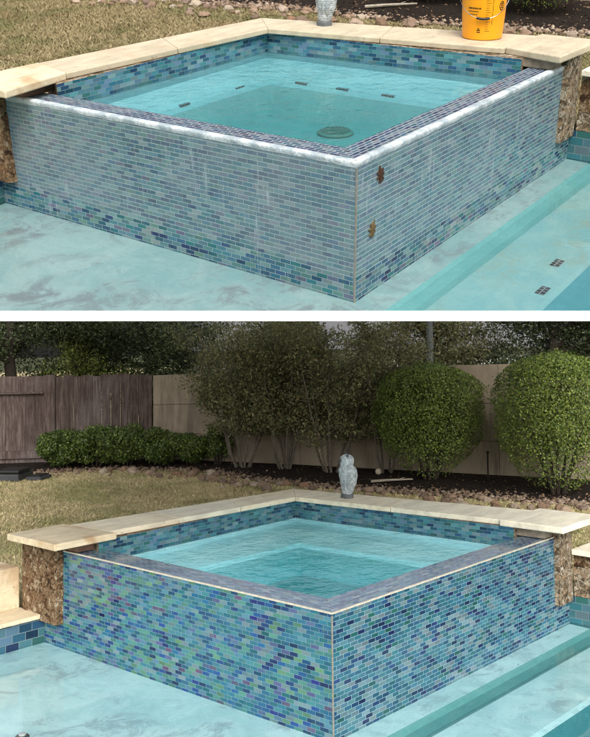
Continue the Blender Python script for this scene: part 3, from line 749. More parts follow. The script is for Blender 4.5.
def multistem(loc, H, spread, label, n=9000, seed=0, cat='shrub', name='tall_shrub', mat=None, size=.045, low=.32, stems=8, dens=.16, group=None):
    root = thing(name, label, cat, loc, 0, group); mb = MB(); rs = random.Random(seed); tips = []
    for k in range(stems):
        a = 2*math.pi*k/stems+rs.uniform(-.3, .3); sp = spread*rs.uniform(.35, 1); hh = H*rs.uniform(.8, 1.02); pts = []; rad = []
        for i in range(8):
            t = i/7; pts.append((.05*math.cos(a)+sp*math.cos(a)*t**.82+rs.uniform(-.03, .03), .05*math.sin(a)+sp*math.sin(a)*t**.82+rs.uniform(-.03, .03), -.04+hh*t)); rad.append(.015*(1-t*.8)+.003)
        mb.tube(pts, rad, 6)
        for b in range(16):
            i = rs.uniform(low, 1)*7; i0 = int(min(i, 6)); f = i-i0; p = Vector(pts[i0]).lerp(Vector(pts[i0+1]), f)
            an = rs.uniform(0, 6.28); L = spread*rs.uniform(.25, .55); e = p+Vector((math.cos(an)*L, math.sin(an)*L, L*rs.uniform(.1, .8)))
            mid = p.lerp(e, .5)+Vector((0, 0, -.03)); mb.tube([p, mid, e], [.007, .005, .002], 4, cap=False)
            for tt in (.35, .6, .8, 1.0): tips.append(tuple(p.lerp(e, tt)))
    mb.build('stem', BARK, root)
    T = np.array(tips); T = T[(T[:, 2] > H*low*.7)]
    k = rng.integers(0, len(T), n); P = T[k]+rng.normal(scale=dens*spread, size=(n, 3))*np.array([1, 1, .8])
    link_mesh('foliage', leaf_mesh('foliage', P, size, mat or LF_WAX, None, .42), root); return root

def tree(loc, H, rx, label, n=14000, mat=None, seed=0, size=.10, z0=.3, group=None, gaps=.25):
    root = thing('tree', label, 'tree', loc, 0, group); rs = random.Random(seed); mb = MB()
    mb.tube([(0, 0, -.1), (.05, .03, H*.2), (-.04, .05, H*.4), (0, 0, H*.85)], [.16, .13, .1, .03], 9)
    C = []
    for k in range(26):
        a = rs.uniform(0, 6.28); zz = H*rs.uniform(z0, .95); L = rx*rs.uniform(.4, 1)*math.sin(math.pi*min(1, max(.15, (zz/H-z0+.12)/(1.12-z0))))
        p0 = (0, 0, zz*.8); p1 = (L*.5*math.cos(a), L*.5*math.sin(a), zz*.92); p2 = (L*math.cos(a), L*math.sin(a), zz+rs.uniform(-.1, .2)); mb.tube([p0, p1, p2], [.045, .03, .01], 5, cap=False); C.append(p2); C.append(p1)
    mb.build('trunk', BARK_D, root)
    C = np.array(C); k = rng.integers(0, len(C), n); q = rng.normal(size=(n, 3)); q /= np.linalg.norm(q, axis=1)[:, None]
    P = C[k]+q*(rng.random(n)**.55)[:, None]*np.array([rx*.36, rx*.36, H*.12])*(1-gaps*.5)
    link_mesh('crown', leaf_mesh('crown', P, size, mat or LF_DARK, None, .5), root); return root

def block_wall(line, z0, ztop, label, courses=(0.47, .94)):
    root = thing('garden_wall', label, 'wall', (line[0][0], line[0][1], z0)); ox, oy = line[0]
    t = .16
    for i in range(len(line)-1):
        a, b = line[i], line[i+1]; L = math.dist(a, b); nx, ny = (b[1]-a[1])/L, -(b[0]-a[0])/L; n = max(1, round(L/1.5))
        zt0, zt1 = ztop[i], ztop[i+1]
        mb = MB()
        for k in range(n):
            for c in range(3):
                f = [0, .33, .66, 1]; g = .004
                p = lerp(a, b, (k+.0)/n); q = lerp(a, b, (k+1)/n); gx, gy = (b[0]-a[0])/L*g, (b[1]-a[1])/L*g
                hh0 = zt0+(zt1-zt0)*k/n-z0; hh1 = zt0+(zt1-zt0)*(k+1)/n-z0
                poly = [(p[0]+gx-ox, p[1]+gy-oy), (q[0]-gx-ox, q[1]-gy-oy), (q[0]-gx-ox-nx*t, q[1]-gy-oy-ny*t), (p[0]+gx-ox-nx*t, p[1]+gy-oy-ny*t)]
                ar = sum(poly[j][0]*poly[(j+1) % 4][1]-poly[(j+1) % 4][0]*poly[j][1] for j in range(4)); zz = [hh0, hh1, hh1, hh0]
                if ar < 0: poly = poly[::-1]; zz = zz[::-1]
                mb.prism(poly, [v_*f[c]+(.004 if c else -.1) for v_ in zz], [v_*f[c+1]-.004 for v_ in zz])
        mb.build('wall_panel', WALLM, root)
        # mortar core just behind the face, seen in the joints
        mb = MB(); poly = [(a[0]-ox-nx*.015, a[1]-oy-ny*.015), (b[0]-ox-nx*.015, b[1]-oy-ny*.015), (b[0]-ox-nx*(t-.015), b[1]-oy-ny*(t-.015)), (a[0]-ox-nx*(t-.015), a[1]-oy-ny*(t-.015))]
        ar = sum(poly[j][0]*poly[(j+1) % 4][1]-poly[(j+1) % 4][0]*poly[j][1] for j in range(4)); zz = [zt0-z0-.02, zt1-z0-.02, zt1-z0-.02, zt0-z0-.02]
        if ar < 0: poly = poly[::-1]; zz = zz[::-1]
        mb.prism(poly, -.1, zz); mb.build('mortar_core', BARK_D, root)
    return root

def board_fence(a, b, z0, zt, label):
    root = thing('board_fence', label, 'fence', (a[0], a[1], z0)); L = math.dist(a, b); dx, dy = (b[0]-a[0])/L, (b[1]-a[1])/L; nx, ny = dy, -dx
    # local frame: along fence = s, thickness = n (towards the camera)
    def bx(mb, s0, s1, n0, n1, za, zb, top=None):
        c = [(dx*s+nx*n, dy*s+ny*n) for s, n in ((s0, n0), (s1, n0), (s1, n1), (s0, n1))]
        ar = sum(c[j][0]*c[(j+1) % 4][1]-c[(j+1) % 4][0]*c[j][1] for j in range(4))
        if ar < 0: c = c[::-1]
        mb.prism(c, za, zb)
    H = zt-z0; Sg = .74   # framed section nearest the left
    mb = MB(); s = -2.5
    while s < L-.02:
        w_ = random.uniform(.135, .15); hh = H+random.uniform(-.02, .015)-(0.24 if s < Sg-.3 else 0)
        bx(mb, s, min(s+w_, L), random.uniform(-.003, .003), .018+random.uniform(0, .004), -.03, hh); s += w_+random.uniform(.002, .006)
    mb.build('board_panel', WOOD, root)
    mb = MB(); bx(mb, -2.5, Sg-.15, .02, .055, H-.25, H+.0); mb.build('top_rail', WOOD, root)
    mb = MB(); bx(mb, -2.5, Sg-.15, .02, .10, H-.275, H-.252); mb.build('rail_lip', WOOD, root)
    mb = MB(); bx(mb, -2.5, Sg-.15, .02, .06, .13, .25); mb.build('bottom_rail', WOOD, root)
    mb = MB(); bx(mb, Sg-.15, Sg+.02, .02, .07, -.03, H+.01); mb.build('post', WOOD, root)
    return root

# ------------------------------------------------------------------ LOWER GARDEN (renovated spa)
FR = I4
Z = -.5
def struct(mb, name, mats, **kw): return tag(mb.build(name, mats, **kw), kind='structure')

mb = MB(); mb.box(-400, 400, -400, 400, -4.2, -4.0); struct(mb, 'ground', m_ground_grass('far_ground', [(50, 56, 36), (66, 70, 46), (84, 84, 58)]))

def pool_section(X0, X1, YL, XR, YF, up=False, clip=None):
    """pool shell: shelf on the left, cove strip + trough + tanning shelf + deep end on the right; YL left wall plane, XR right wall plane"""
    pl = PLASTER_UP if up else PLASTER; ps = PLASTER_SHELF if up else PLASTER
    prof = [(YL+.1, -.655), (-.02, -.655), (-.155, -.660), (-.19, -.684), (-.27, -.688), (-.30, -.670), (-.33, -.664), (-.72, -.664), (-.755, -.675), (-.80, -.80), (-1.2, -1.1), (YF, -1.3)]
    if up: prof = [(YL+.1, -.650), (-.02, -.650), (-.155, -.653), (-.18, -.662), (-.25, -.664), (-.275, -.660), (-.30, -.654), (-.71, -.654), (-.74, -.658), (-.80, -.664), (-1.1, -.668), (YF, -.668)]
    n = 40; mb = MB(); xs = [X0+(XR+.1-X0)*i/n for i in range(n+1)]
    for i in range(n):
        for k in range(len(prof)-1):
            (y0, z0), (y1, z1) = prof[k], prof[k+1]
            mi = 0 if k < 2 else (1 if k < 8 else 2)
            if 2 <= k <= 5 or (k == 6 and xs[i] > 2.28): mi = 3  # trough shade colour, carried round the flat end of the shelf
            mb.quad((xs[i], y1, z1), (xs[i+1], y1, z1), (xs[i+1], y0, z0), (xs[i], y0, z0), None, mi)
    struct(mb, 'pool_floor', [pl, ps, PLASTER_DEPTH_TINT, PLASTER_TROUGH_SHADE], clip=clip)
    mb = MB(); mb.fill = True
    # closed L-shaped body built explicitly
    zb_, zt_ = (-1.45 if not up else -.6705), -.640
    a = [(X0, YF), (XR, YF), (XR, -.001), (-.001, -.001), (-.001, YL), (X0, YL), (X0, -.001)]
    vs = [(x, y, zb_) for x, y in a]+[(x, y, zt_) for x, y in a]
    fs = [(7, 8, 9, 10, 13), (13, 10, 11, 12), (6, 3, 2, 1, 0), (5, 4, 3, 6), (0, 1, 8, 7), (1, 2, 9, 8), (2, 3, 10, 9), (3, 4, 11, 10), (4, 5, 12, 11), (5, 6, 13, 12), (6, 0, 7, 13)]
    mb.add(vs, fs); struct(mb, 'water', WATER_POOL, clip=clip)

def pool_walls(X0, XR, YL, YF, up=False, clip=None):
    # left wall along y = YL (x < 0) and right wall along x = XR (y < 0): tile band + travertine coping
    mb = MB(); L = -X0
    mb.quad((X0, YL, -.9), (-.002, YL, -.9), (-.002, YL, -.478), (X0, YL, -.478), [(X0, -.9), (0, -.9), (0, -.478), (X0, -.478)], 0)
    mb.quad((X0, YL+.3, -.9), (X0, YL+.3, -.478), (-.04, YL+.3, -.478), (-.04, YL+.3, -.9), None, 1)
    mb.quad((X0, YL, -.478), (-.04, YL, -.478), (-.04, YL+.3, -.478), (X0, YL+.3, -.478), None, 1)
    struct(mb, 'pool_wall', [T_pool, STONE_GR], clip=clip)
    mb = MB(); x = -.045
    while x > X0:
        x1 = max(x-.58, X0); mb.prism([(x1+.002, YL-.03), (x-.002, YL-.03), (x-.002, YL+.32), (x1+.002, YL+.32)], -.476, -.448); x = x1
    struct(mb, 'pool_coping', TRAV_W, clip=clip)
    mb = MB()
    mb.quad((XR, YF, -.9), (XR, YF, -.45), (XR, .0, -.45), (XR, .0, -.9), [(-YF, -.9), (-YF, -.45), (0, -.45), (0, -.9)], 0)
    struct(mb, 'pool_side_wall', [T_pool], clip=clip)

# lower
pool_section(-9, 9, 2.60, 2.66, -9)
pool_walls(-9, 2.66, 2.60, -9)
# raised feature wall beside the right pier (stacked stone with a dark scupper)
rw = thing('feature_wall', 'rough stone pool wall with dark slot beside the right hand pier of the lower spa', 'wall', (2.66, -.04, -.45))
for (z0, z1, m, dx) in ((.002, .085, STONE_GR, 0), (.215, .30, STONE_BR, 0)):
    mb = MB(); mb.box(0, .3, -2.2, -.002, z0, z1, 0); mb.build('stone_course', m, rw)
mb = MB(); mb.box(.09, .3, -2.2, -.002, .087, .213); mb.build('slot_back', CHAR, rw)
mb = MB(); mb.box(.0, .09, -2.2, -.75, .087, .213); mb.box(.0, .088, -.34, -.002, .087, .213); mb.build('slot_cheek', STONE_GR, rw)
mb = MB(); mb.box(-.04, .34, -2.2, -.004, .302, .342); mb.build('shelf_cap', TRAV_G, rw, bevel=.006)

lowP = dict(label='raised square spa with glossy blue iridescent mosaic walls in the lower garden', worn=False, Lx=2.465, Ly=2.41, RX=2.69, LY=2.62, w=.205,
    innerR=(2.27, .22), innerL=(.135, 2.170), innerC=(2.178, 2.230), outC=(2.46, 2.50), outR=(2.77, .30), outL=(.22, 2.64),
    copI=(2.138, 2.188), copO=(2.46, 2.50), copIR=(2.285, .335), copOR=(2.775, .305), copIL=(.262, 2.222), copOL=(.222, 2.648), nR=2, nL=3,
    zcop0=.070, zcop=.110, zw=-.055, bench=(1.90, 1.93), trim=.007, TR=T_R, TL=T_L, TLe=T_ledge, water=WATER_SPA,
    labR='clean blue mosaic wall on the right of the corner', labL='shimmering green, blue and violet mosaic wall on the left of the corner',
    piers=[dict(body=[(2.445, -.035), (2.655, -.035), (2.655, .36), (2.445, .36)], z0=-.48, z1=.068, mat=STONE_GR, cap=[(2.262, -.165), (2.86, -.165), (2.86, .33), (2.262, .33)], capmat=TRAV_G, amp=.006, recess=[(2.33, .012), (2.442, .012), (2.442, .325), (2.33, .325)], rmat=STONE_PALE),
           dict(body=[(-.052, 2.385), (.10, 2.385), (.10, 2.80), (-.052, 2.80)], z0=-.49, z1=.068, mat=STONE_BR, cap=[(-.235, 2.13), (.258, 2.13), (.218, 2.70), (-.235, 2.70)], capmat=TRAV_W, amp=.013,
                recess=[(.012, 2.24), (.258, 2.24), (.258, 2.62), (.012, 2.62)], rmat=STONE_TN)],
    drain=None)
build_spa(lowP)
# riser block left of the pier
o = slab('step_block', [(-.75, 2.83), (-.056, 2.83), (-.056, 3.15), (-.75, 3.15)], -.448, -.16, TRAV_W, None, .006); tag(o, 'pale travertine block standing on the pool coping left of the brown pier', 'stone block')

# ground of the lower garden: lawn and mulch bed as one L around the pool
mb = MB()
mb.prism([(-30, 2.9), (-.06, 2.9), (-.06, 2.66), (2.30, 2.55), (2.30, 60), (-30, 60)], -1.0, Z)
struct(mb, 'lawn', GRASS_G)
mb = MB(); mb.prism([(2.30, .34), (2.70, .34), (2.70, -.0), (2.98, -.0), (2.98, -30), (60, -30), (60, 60), (2.30, 60)], -1.0, Z); struct(mb, 'lawn', GRASS_G)
bedF = [(1.9, 10.6), (4.07, 9.22), (5.04, 8.84), (5.80, 7.43), (5.60, 5.99), (5.60, 5.25), (5.92, 3.86), (6.21, 2.62), (6.39, 1.71), (6.75, .2), (7.4, -2)]
mb = MB(); nb = len(bedF)
bk = [(4.3, 12.5), (6.6, 10.8), (7.6, 9.6), (8.3, 8.1), (8.8, 6.5), (9.0, 5.5), (9.2, 4.5), (9.6, 3), (9.9, 2), (10.2, 0), (10.8, -2)]
for i in range(nb-1):
    for j in range(6):
        def pp(k, t):
            a = lerp(bedF[k], bk[k], t); return (a[0], a[1], Z+.006+.05*min(1, t*6)+.03*noise.noise(Vector((a[0]*3, a[1]*3, 0))))
        mb.quad(pp(i, j/6), pp(i, (j+1)/6), pp(i+1, (j+1)/6), pp(i+1, j/6))
struct(mb, 'mulch_bed', MULCH)

def in_bed_low(x, y):
    ex = np.interp(y, [-2, .2, 1.71, 2.62, 3.86, 5.25, 5.99, 7.43, 8.84, 9.22, 10.6], [7.4, 6.75, 6.39, 6.21, 5.92, 5.6, 5.6, 5.8, 5.04, 4.07, 1.9]); return x > ex
grass('grass', lambda x, y: (~in_bed_low(x, y+.0)) & (((y > 2.72+.02*x) & (x > -1.6)) | (x > 2.85)) & (y < 9.8) & (y > -1.5) & (x < 7.4) & ((x-(-3.8))*.75+(y+3.2)*.66 > 3), (-1.6, 7.4, -1.5, 9.8), 120000, Z, 'dry straw and green lawn grass behind the lower spa')
rock_row(bedF[2:], .75, 165, Z, 'small brown and tan river rock edging the lower mulch bed', 'river rocks edging the lower bed')
rock_row([(4.07, 9.22), (5.04, 8.84)], .35, 12, Z, 'small brown and tan river rock edging the lower mulch bed', 'river rocks edging the lower bed', smin=.02, smax=.05)

gravel('gravel', bedF[1:], .8, 6500, Z, 'small broken stones and chips between the rocks of the lower bed')
litter('leaf_litter', in_bed_low, (4.2, 8.6, -1, 10), 2600, Z, 'brown leaf litter scattered over the dark mulch of the lower bed')
board_fence((4.35, 10.36), (6.15, 8.965), Z, .92, 'weathered dark brown board fence behind the low hedge')
block_wall([(6.17, 8.96), (7.03, 6.53), (7.72, 3.486), (8.02, 2.49), (8.9, -.6)], Z, [.90, 1.0, 1.08, 1.08, 1.08], 'tan block wall behind the tall shrubs and round topiaries of the lower garden')
topiary((6.92, 4.08, Z), .74, 1.60, 'rounded clipped shrub nearer the owl, with an airy skirt and bare stems at its foot', seed=3)
topiary((6.92, 2.22, Z), .78, 1.74, 'larger dense clipped round shrub at the far right of the lower garden', n=56000, mat=LF_TOP, seed=9)
hl = ['leftmost low green shrub of the row in front of the board fence', 'second low green shrub of the row in front of the board fence', 'middle low green shrub of the row in front of the board fence', 'fourth low green shrub, where the board fence meets the tan wall', 'rightmost low shrub of the row, in front of the tan wall']
for i, t in enumerate((.04, .29, .52, .76, 1.0)):
    x = 4.68+(6.12-4.68)*t; y = 9.42+(8.0-9.42)*t
    blob_shrub((x, y, Z), .43+.04*(i % 2)-.08*(i == 4), (.60, .64, .66, .60, .50)[i], hl[i], 12000, 'low hedge shrubs by the fence', LF_HEDGE, .040, i)
multistem((6.32, 7.03, Z), 2.15, .85, 'tall loose multi-stem shrub nearest the board fence', 24000, 1, low=.28, stems=9, size=.048, dens=.10)
multistem((6.56, 6.42, Z), 2.20, .70, 'tall airy multi-stem shrub, second from the board fence', 16000, 2, low=.32, size=.048, dens=.10, stems=8)
multistem((6.70, 5.62, Z), 2.20, .80, 'tall airy multi-stem shrub just behind the owl', 15000, 3, low=.26, stems=8, size=.048, dens=.10)
multistem((7.10, 4.95, Z), 2.15, .62, 'thin leaning multi-stem shrub between the owl and the round topiary', 8500, 4, low=.26, size=.048, dens=.11, stems=6)
# young shrub low right of hedge
blob_shrub((6.35, 7.62, Z), .26, .66, 'small dark shrub at the foot of the tallest loose shrub', 3500, None, LF_HEDGE, .035, 8)
# trees behind the fence and wall
tree((6.2, 13.2, Z), 4.2, 2.3, 'dark spreading evergreen tree behind the board fence, far left', 85000, LF_DARK, 1, .055, .16)
tree((8.3, 11.6, Z), 3.6, 1.6, 'dark evergreen tree behind the corner of fence and wall', 50000, LF_DARK, 2, .055, .2, gaps=.3)
tree((9.4, 8.9, Z), 2.75, 1.7, 'grey green tree behind the wall and the tall shrubs', 48000, LF_WAX, 3, .052, .22, gaps=.35)
tree((9.9, 6.1, Z), 2.6, 1.6, 'thin grey green tree behind the wall, above the owl', 38000, LF_WAX, 4, .052, .22, gaps=.4)
tree((10.3, 3.9, Z), 3.7, 1.7, 'bushy green tree behind the wall, between the two topiaries', 60000, LF_DARK, 5, .058, .2)
tree((10.4, 1.7, Z), 3.9, 1.9, 'darkest leafy tree behind the wall, far right', 75000, LF_DARK, 6, .06, .18)
tree((7.1, 12.0, Z), 2.6, .9, 'small yellow green tree showing over the fence end', 16000, LF_YEL, 7, .05, .3)
# neighbour house behind the trees
hs = thing('neighbour_house', 'grey roofed pale house glimpsed through the trees behind the wall', 'house', (15.5, 11.0, Z), R(-48))
mb = MB(); mb.box(-5.0, 5.0, -2.5, 2.5, -.1, 1.75); mb.build('wall', m_simple('pale_siding', (190, 192, 190), .8, .1, 3), hs)
mb = MB(); mb.add([(-5.4, -2.9, 1.75), (5.4, -2.9, 1.75), (5.4, 2.9, 1.75), (-5.4, 2.9, 1.75), (-4.4, 0, 2.75), (4.4, 0, 2.75)], [(0, 1, 5, 4), (1, 2, 5), (2, 3, 4, 5), (3, 0, 4), (3, 2, 1, 0)]); mb.build('roof', m_simple('grey_shingle', (108, 108, 110), .9, .3, 20), hs)
for k in range(4):
    mb = MB(); mb.box(-3.9+k*2.2, -3.0+k*2.2, -2.53, -2.50, .6, 1.4); mb.build('window', m_simple('window_glass', (50, 60, 68), .15, .1, 3), hs)
po = thing('utility_pole', 'pale thin pole rising behind the wall left of the round topiary', 'pole', (8.35, 5.02, Z))
mb = MB(); mb.tube([(0, 0, -.1), (0, 0, 2.7)], [.055, .045], 10); mb.build('shaft', m_simple('pale_pole', (112, 118, 118), .7, .15, 10), po)
mb = MB(); mb.box(-.03, .03, -.22, .22, 2.3, 2.36); mb.build('crossarm', m_simple('pole_arm', (150, 150, 150), .7, .15, 10), po)

owl((2.37, 1.82, .110), R(48), 'grey feathered owl statue on the coping of the lower spa, against the rocks', 1.0)
# garden stake
st = thing('garden_stake', 'thin black metal stake standing in the mulch between the two topiaries', 'stake', (7.30, 3.42, Z+.04))
mb = MB(); mb.tube([(0, 0, -.05), (0, 0, .37)], .011, 8); mb.build('post', BLACK, st)
mb = MB(); mb.lathe([(.02, .37), (.028, .385), (.0, .40)], 12); mb.build('cap', BLACK, st)
mb = MB(); mb.box(-.045, .045, -.01, .01, .04, .055); mb.build('foot_bar', BLACK, st)
# dark plastic boxes at the far left
bxr = thing('plastic_case', 'dark grey lidded plastic case on the lawn edge at the far left', 'case', (3.72, 9.0, Z), R(35))
mb = MB(); mb.box(-.30, .24, -.15, .15, 0, .11); mb.build('body', CHAR, bxr, bevel=.02)
mb = MB(); mb.box(-.32, .12, -.16, .16, .112, .16); mb.build('lid', BLACK, bxr, bevel=.018)
bxr = thing('plastic_tray', 'smaller dark plastic tray lying in front of the lidded case', 'tray', (3.90, 8.72, Z), R(30))
mb = MB(); mb.box(-.18, .18, -.11, .11, 0, .055); mb.build('body', CHAR, bxr, bevel=.015)
mb = MB(); mb.box(-.15, .15, -.08, .08, .0555, .07); mb.build('lid', BLACK, bxr, bevel=.006)
# bleached branch + ball in the bed
def branch(p, rz, L, label):
    r = thing('fallen_branch', label, 'branch', p, rz); mb = MB(); mb.tube([(-L/2, 0, .02), (-L*.1, .01, .035), (L/2, -.01, .05)], [.02, .017, .010], 7); mb.build('limb', LOGM, r)
    mb = MB(); mb.tube([(L*.1, 0, .035), (L*.3, .08, .06)], [.008, .004], 5); mb.build('twig', LOGM, r)
branch((6.35, 4.30, Z+.05), R(-52), .55, 'bleached grey branch lying on the mulch at the foot of the nearer topiary')
o = bpy.data.objects.new('stone_ball', None)
bpy.data.objects.remove(o)
mb = MB(); mb.lathe([(.001, 0)]+[(.045*math.sin(math.pi*k/10), .045-.045*math.cos(math.pi*k/10)) for k in range(1, 10)]+[(.001, .09)], 18, fn=lambda t, z: 1+.04*math.sin(3*t+z*20))
o = mb.build('stone_ball', m_simple('ball_stone', (190, 180, 160), .7, .2, 30), None, Matrix.Translation((6.85, 4.90, Z+.05)), smooth=True); tag(o, 'pale round stone on the mulch between the owl and the topiary', 'stone')
# return fitting on the pool shelf
ft = thing('pool_fitting', 'round grey cleaning fitting set in the pale pool floor at the lower left', 'fitting', (-.985, 1.30, -.654))
mb = MB(); mb.lathe([(.036, 0), (.036, .006), (.028, .012)], 24); mb.build('flange', CHAR, ft)
mb = MB(); mb.lathe([(.020, .012), (.020, .019), (.008, .021)], 20); mb.build('cap', m_simple('fitting_grey', (150, 160, 162), .5, .1, 10), ft)
# floor flecks
def fleck(p, rz, label, s=.025):
    mb = MB(); mb.add([(-s, 0, 0), (-.2*s, -.45*s, .004), (s, 0, .001), (.1*s, .4*s, .005)], [(0, 1, 2, 3)]); mb.add([(-s, 0, -.002), (-.2*s, -.45*s, .001), (s, 0, -.001), (.1*s, .4*s, .002)], [(3, 2, 1, 0)])
    o = mb.build('fallen_leaf', LEAFB, None, Matrix.Translation(p) @ Matrix.Rotation(rz, 4, 'Z')); return tag(o, label, 'leaf')
fleck((1.66, -.12, -.662), .6, 'single dark leaf on the pale ledge along the foot of the lower spa wall', .04)
fleck((1.07, -.655, -.683), .2, 'small dark leaf on the shelf next to the deep water of the lower pool')

# ------------------------------------------------------------------ UPPER TERRACE (worn spa), a tilted terrace above the lower garden
FR = M_UP
POLY = [(-1.25, 1.613), (.716, -1.307), (8.85, 1.0), (8.6, 2.9), (5.7, 8.7), (4.15, 8.8)]
CLIP = []
for i in range(len(POLY)):
    a, b = POLY[i], POLY[(i+1) % len(POLY)]; CLIP.append((Vector((a[0], a[1], 0)), Vector((b[1]-a[1], -(b[0]-a[0]), 0)).normalized()))
def inside(x, y, m=0.0):
    r = True
    for co, no in CLIP: r = r & ((x-co.x)*no.x+(y-co.y)*no.y < -m)
    return r
pool_section(-2, 9, 2.42, 2.66, -4, True, CLIP)
pool_walls(-2, 2.66, 2.42, -4, True, CLIP)
# terrace body, white front edge
def T(p, z): return (p[0], p[1], z)
fz = -.690; bzs = [-.694, -.694, -1.2, -1.2, -1.2, -1.2]
mb = MB(); nrm = CLIP[0][1]
Pm = [POLY[0], POLY[1], POLY[2], POLY[3], POLY[4], POLY[5]]
q0 = (POLY[0][0]-nrm.x*.6, POLY[0][1]-nrm.y*.6); q1 = (POLY[1][0]-nrm.x*.6, POLY[1][1]-nrm.y*.6)
vs = [T(POLY[0], -.672), T(POLY[1], -.672), T(POLY[2], -1.25), T(POLY[3], -1.25), T(POLY[4], -1.25), T(POLY[5], -1.25)]
mb = MB()
n6 = 6; top = [T(p, -1.12) for p in POLY]; top[0] = T(POLY[0], -.724); top[1] = T(POLY[1], -.724)
mb.add(vs, [(5, 4, 3, 2, 1, 0)])
# skirt walls all round except the front
for i in range(1, n6):
    j = (i+1) % n6; zt = -.52 if i not in (0,) else -.72
    mb.add([vs[i], vs[j], T(POLY[j], zt), T(POLY[i], zt)], [(0, 1, 2, 3)])
struct(mb, 'terrace', WHITE)
mb = MB(); a, b = POLY[0], POLY[1]; e = .015
mb.prism([a, (a[0]+nrm.x*e, a[1]+nrm.y*e), (b[0]+nrm.x*e, b[1]+nrm.y*e), b], -.668, -.624)
struct(mb, 'terrace_edge', WHITE)

upP = dict(label='raised square spa with chalky scaled grey blue mosaic walls on the upper terrace', worn=True, Lx=2.46, Ly=2.2, RX=2.69, LY=2.45, w=.17,
    innerR=(2.20, .19), innerL=(.166, 2.046), innerC=(2.081, 2.036), outC=(2.37, 2.30), outR=(2.80, .32), outL=(.38, 2.43),
    copI=(2.038, 1.995), copO=(2.372, 2.302), copIR=(2.275, .345), copOR=(2.802, .325), copIL=(.282, 2.088), copOL=(.382, 2.432), nR=2, nL=2,
    zcop0=.062, zcop=.100, zw=-.048, bench=(1.86, 1.86), trim=.03, TR=T_upR, TL=T_upL, TLe=T_upLedge, water=WATER_SPA_UP, corner=.014,
    labR='mosaic wall on the right of the corner, dulled by white scale, with two leaf stains', labL='mosaic wall on the left of the corner, dulled by grey scale above a few clean rows',
    piers=[dict(body=[(2.415, -.03), (2.655, -.03), (2.655, .36), (2.415, .36)], z0=-.48, z1=.060, mat=STONE_GR, cap=[(2.205, -.05), (2.86, -.075), (2.86, .335), (2.296, .342)], capmat=TRAV_U, amp=.006, recess=[(2.27, .012), (2.412, .012), (2.412, .335), (2.27, .335)], rmat=STONE_PALE),
           dict(body=[(-.045, 2.29), (.10, 2.29), (.10, 2.55), (-.045, 2.55)], z0=-.49, z1=.060, mat=STONE_BR, cap=[(-.20, 2.02), (.280, 2.088), (.380, 2.43), (-.2, 2.44)], capmat=TRAV_W, amp=.012,
                recess=[(.012, 2.15), (.27, 2.15), (.27, 2.40), (.012, 2.40)], rmat=STONE_TN)],
    drain=(1.57, 1.13), marks=[(1.885, 1.60, 0), (1.895, 1.28, 0), (1.905, .94, 0), (1.55, 1.885, 1), (1.0, 1.885, 1), (.55, 1.885, 1)])
build_spa(upP)
rw = thing('feature_wall', 'rough stone pool wall beside the right hand pier of the upper spa', 'wall', (2.66, -.04, -.45))
for (z0, z1, m) in ((.002, .12, STONE_GR), (.122, .36, STONE_BR)):
    mb = MB(); mb.box(0, .3, -.55, -.002, z0, z1, 0); mb.build('stone_course', m, rw)
mb = MB(); mb.box(-.04, .34, -.55, -.004, .362, .40); mb.build('shelf_cap', TRAV_G, rw, bevel=.006)

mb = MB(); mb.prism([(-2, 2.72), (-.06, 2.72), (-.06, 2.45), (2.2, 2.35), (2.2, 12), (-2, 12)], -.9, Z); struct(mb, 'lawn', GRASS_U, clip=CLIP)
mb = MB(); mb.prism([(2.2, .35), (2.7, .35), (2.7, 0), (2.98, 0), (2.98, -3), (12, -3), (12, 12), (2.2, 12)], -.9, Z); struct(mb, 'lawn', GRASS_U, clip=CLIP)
bedU = [(5.4, 9.0), (5.72, 6.9), (5.66, 5.62), (5.76, 5.08), (5.92, 4.41), (5.90, 3.12), (6.17, 1.23), (6.6, -.5)]
bku = [(7.0, 9.6), (8.0, 8.2), (8.6, 6.8), (9, 5.6), (9.3, 4.5), (9.5, 3.2), (9.6, 1.2), (9.8, -.5)]
mb = MB()
for i in range(len(bedU)-1):
    for j in range(6):
        def pp(k, t):
            a = lerp(bedU[k], bku[k], t); return (a[0], a[1], Z+.006+.05*min(1, t*6)+.03*noise.noise(Vector((a[0]*3, a[1]*3, 4))))
        mb.quad(pp(i, j/6), pp(i, (j+1)/6), pp(i+1, (j+1)/6), pp(i+1, j/6))
struct(mb, 'mulch_bed', MULCH, clip=CLIP)
def in_bed_up(x, y): return x > np.interp(y, [-.5, 1.23, 3.12, 4.41, 5.08, 5.62, 6.9, 9.0], [6.6, 6.17, 5.9, 5.92, 5.76, 5.66, 5.72, 5.4])
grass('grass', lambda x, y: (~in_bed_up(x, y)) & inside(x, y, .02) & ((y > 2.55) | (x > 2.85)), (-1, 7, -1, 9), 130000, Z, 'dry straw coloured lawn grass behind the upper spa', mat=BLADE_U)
rock_row(bedU, .75, 120, Z, 'small brown and grey river rock edging the upper mulch bed', 'river rocks edging the upper bed', inside=lambda x, y: inside(x, y, .1))
gravel('gravel', bedU, .8, 5500, Z, 'small broken stones and chips between the rocks of the upper bed', lambda x, y: inside(x, y, .1))
litter('leaf_litter', lambda x, y: in_bed_up(x, y) & inside(x, y, .1), (5.4, 8.8, -.5, 9), 2600, Z, 'brown leaf litter scattered over the dark mulch of the upper bed')
block_wall([(7.55, 5.6), (8.05, 2.6), (8.45, 1.0)], Z, [.9, .95, .98], 'tan block wall at the back of the upper terrace')
topiary((7.05, 2.05, Z), .62, 1.30, 'clipped green shrub at the back of the upper terrace, right of the bucket', 20000, seed=13)
topiary((7.1, 3.35, Z), .55, 1.20, 'dark shrub at the back of the upper terrace, between owl and bucket', 16000, LF_HEDGE, seed=17)
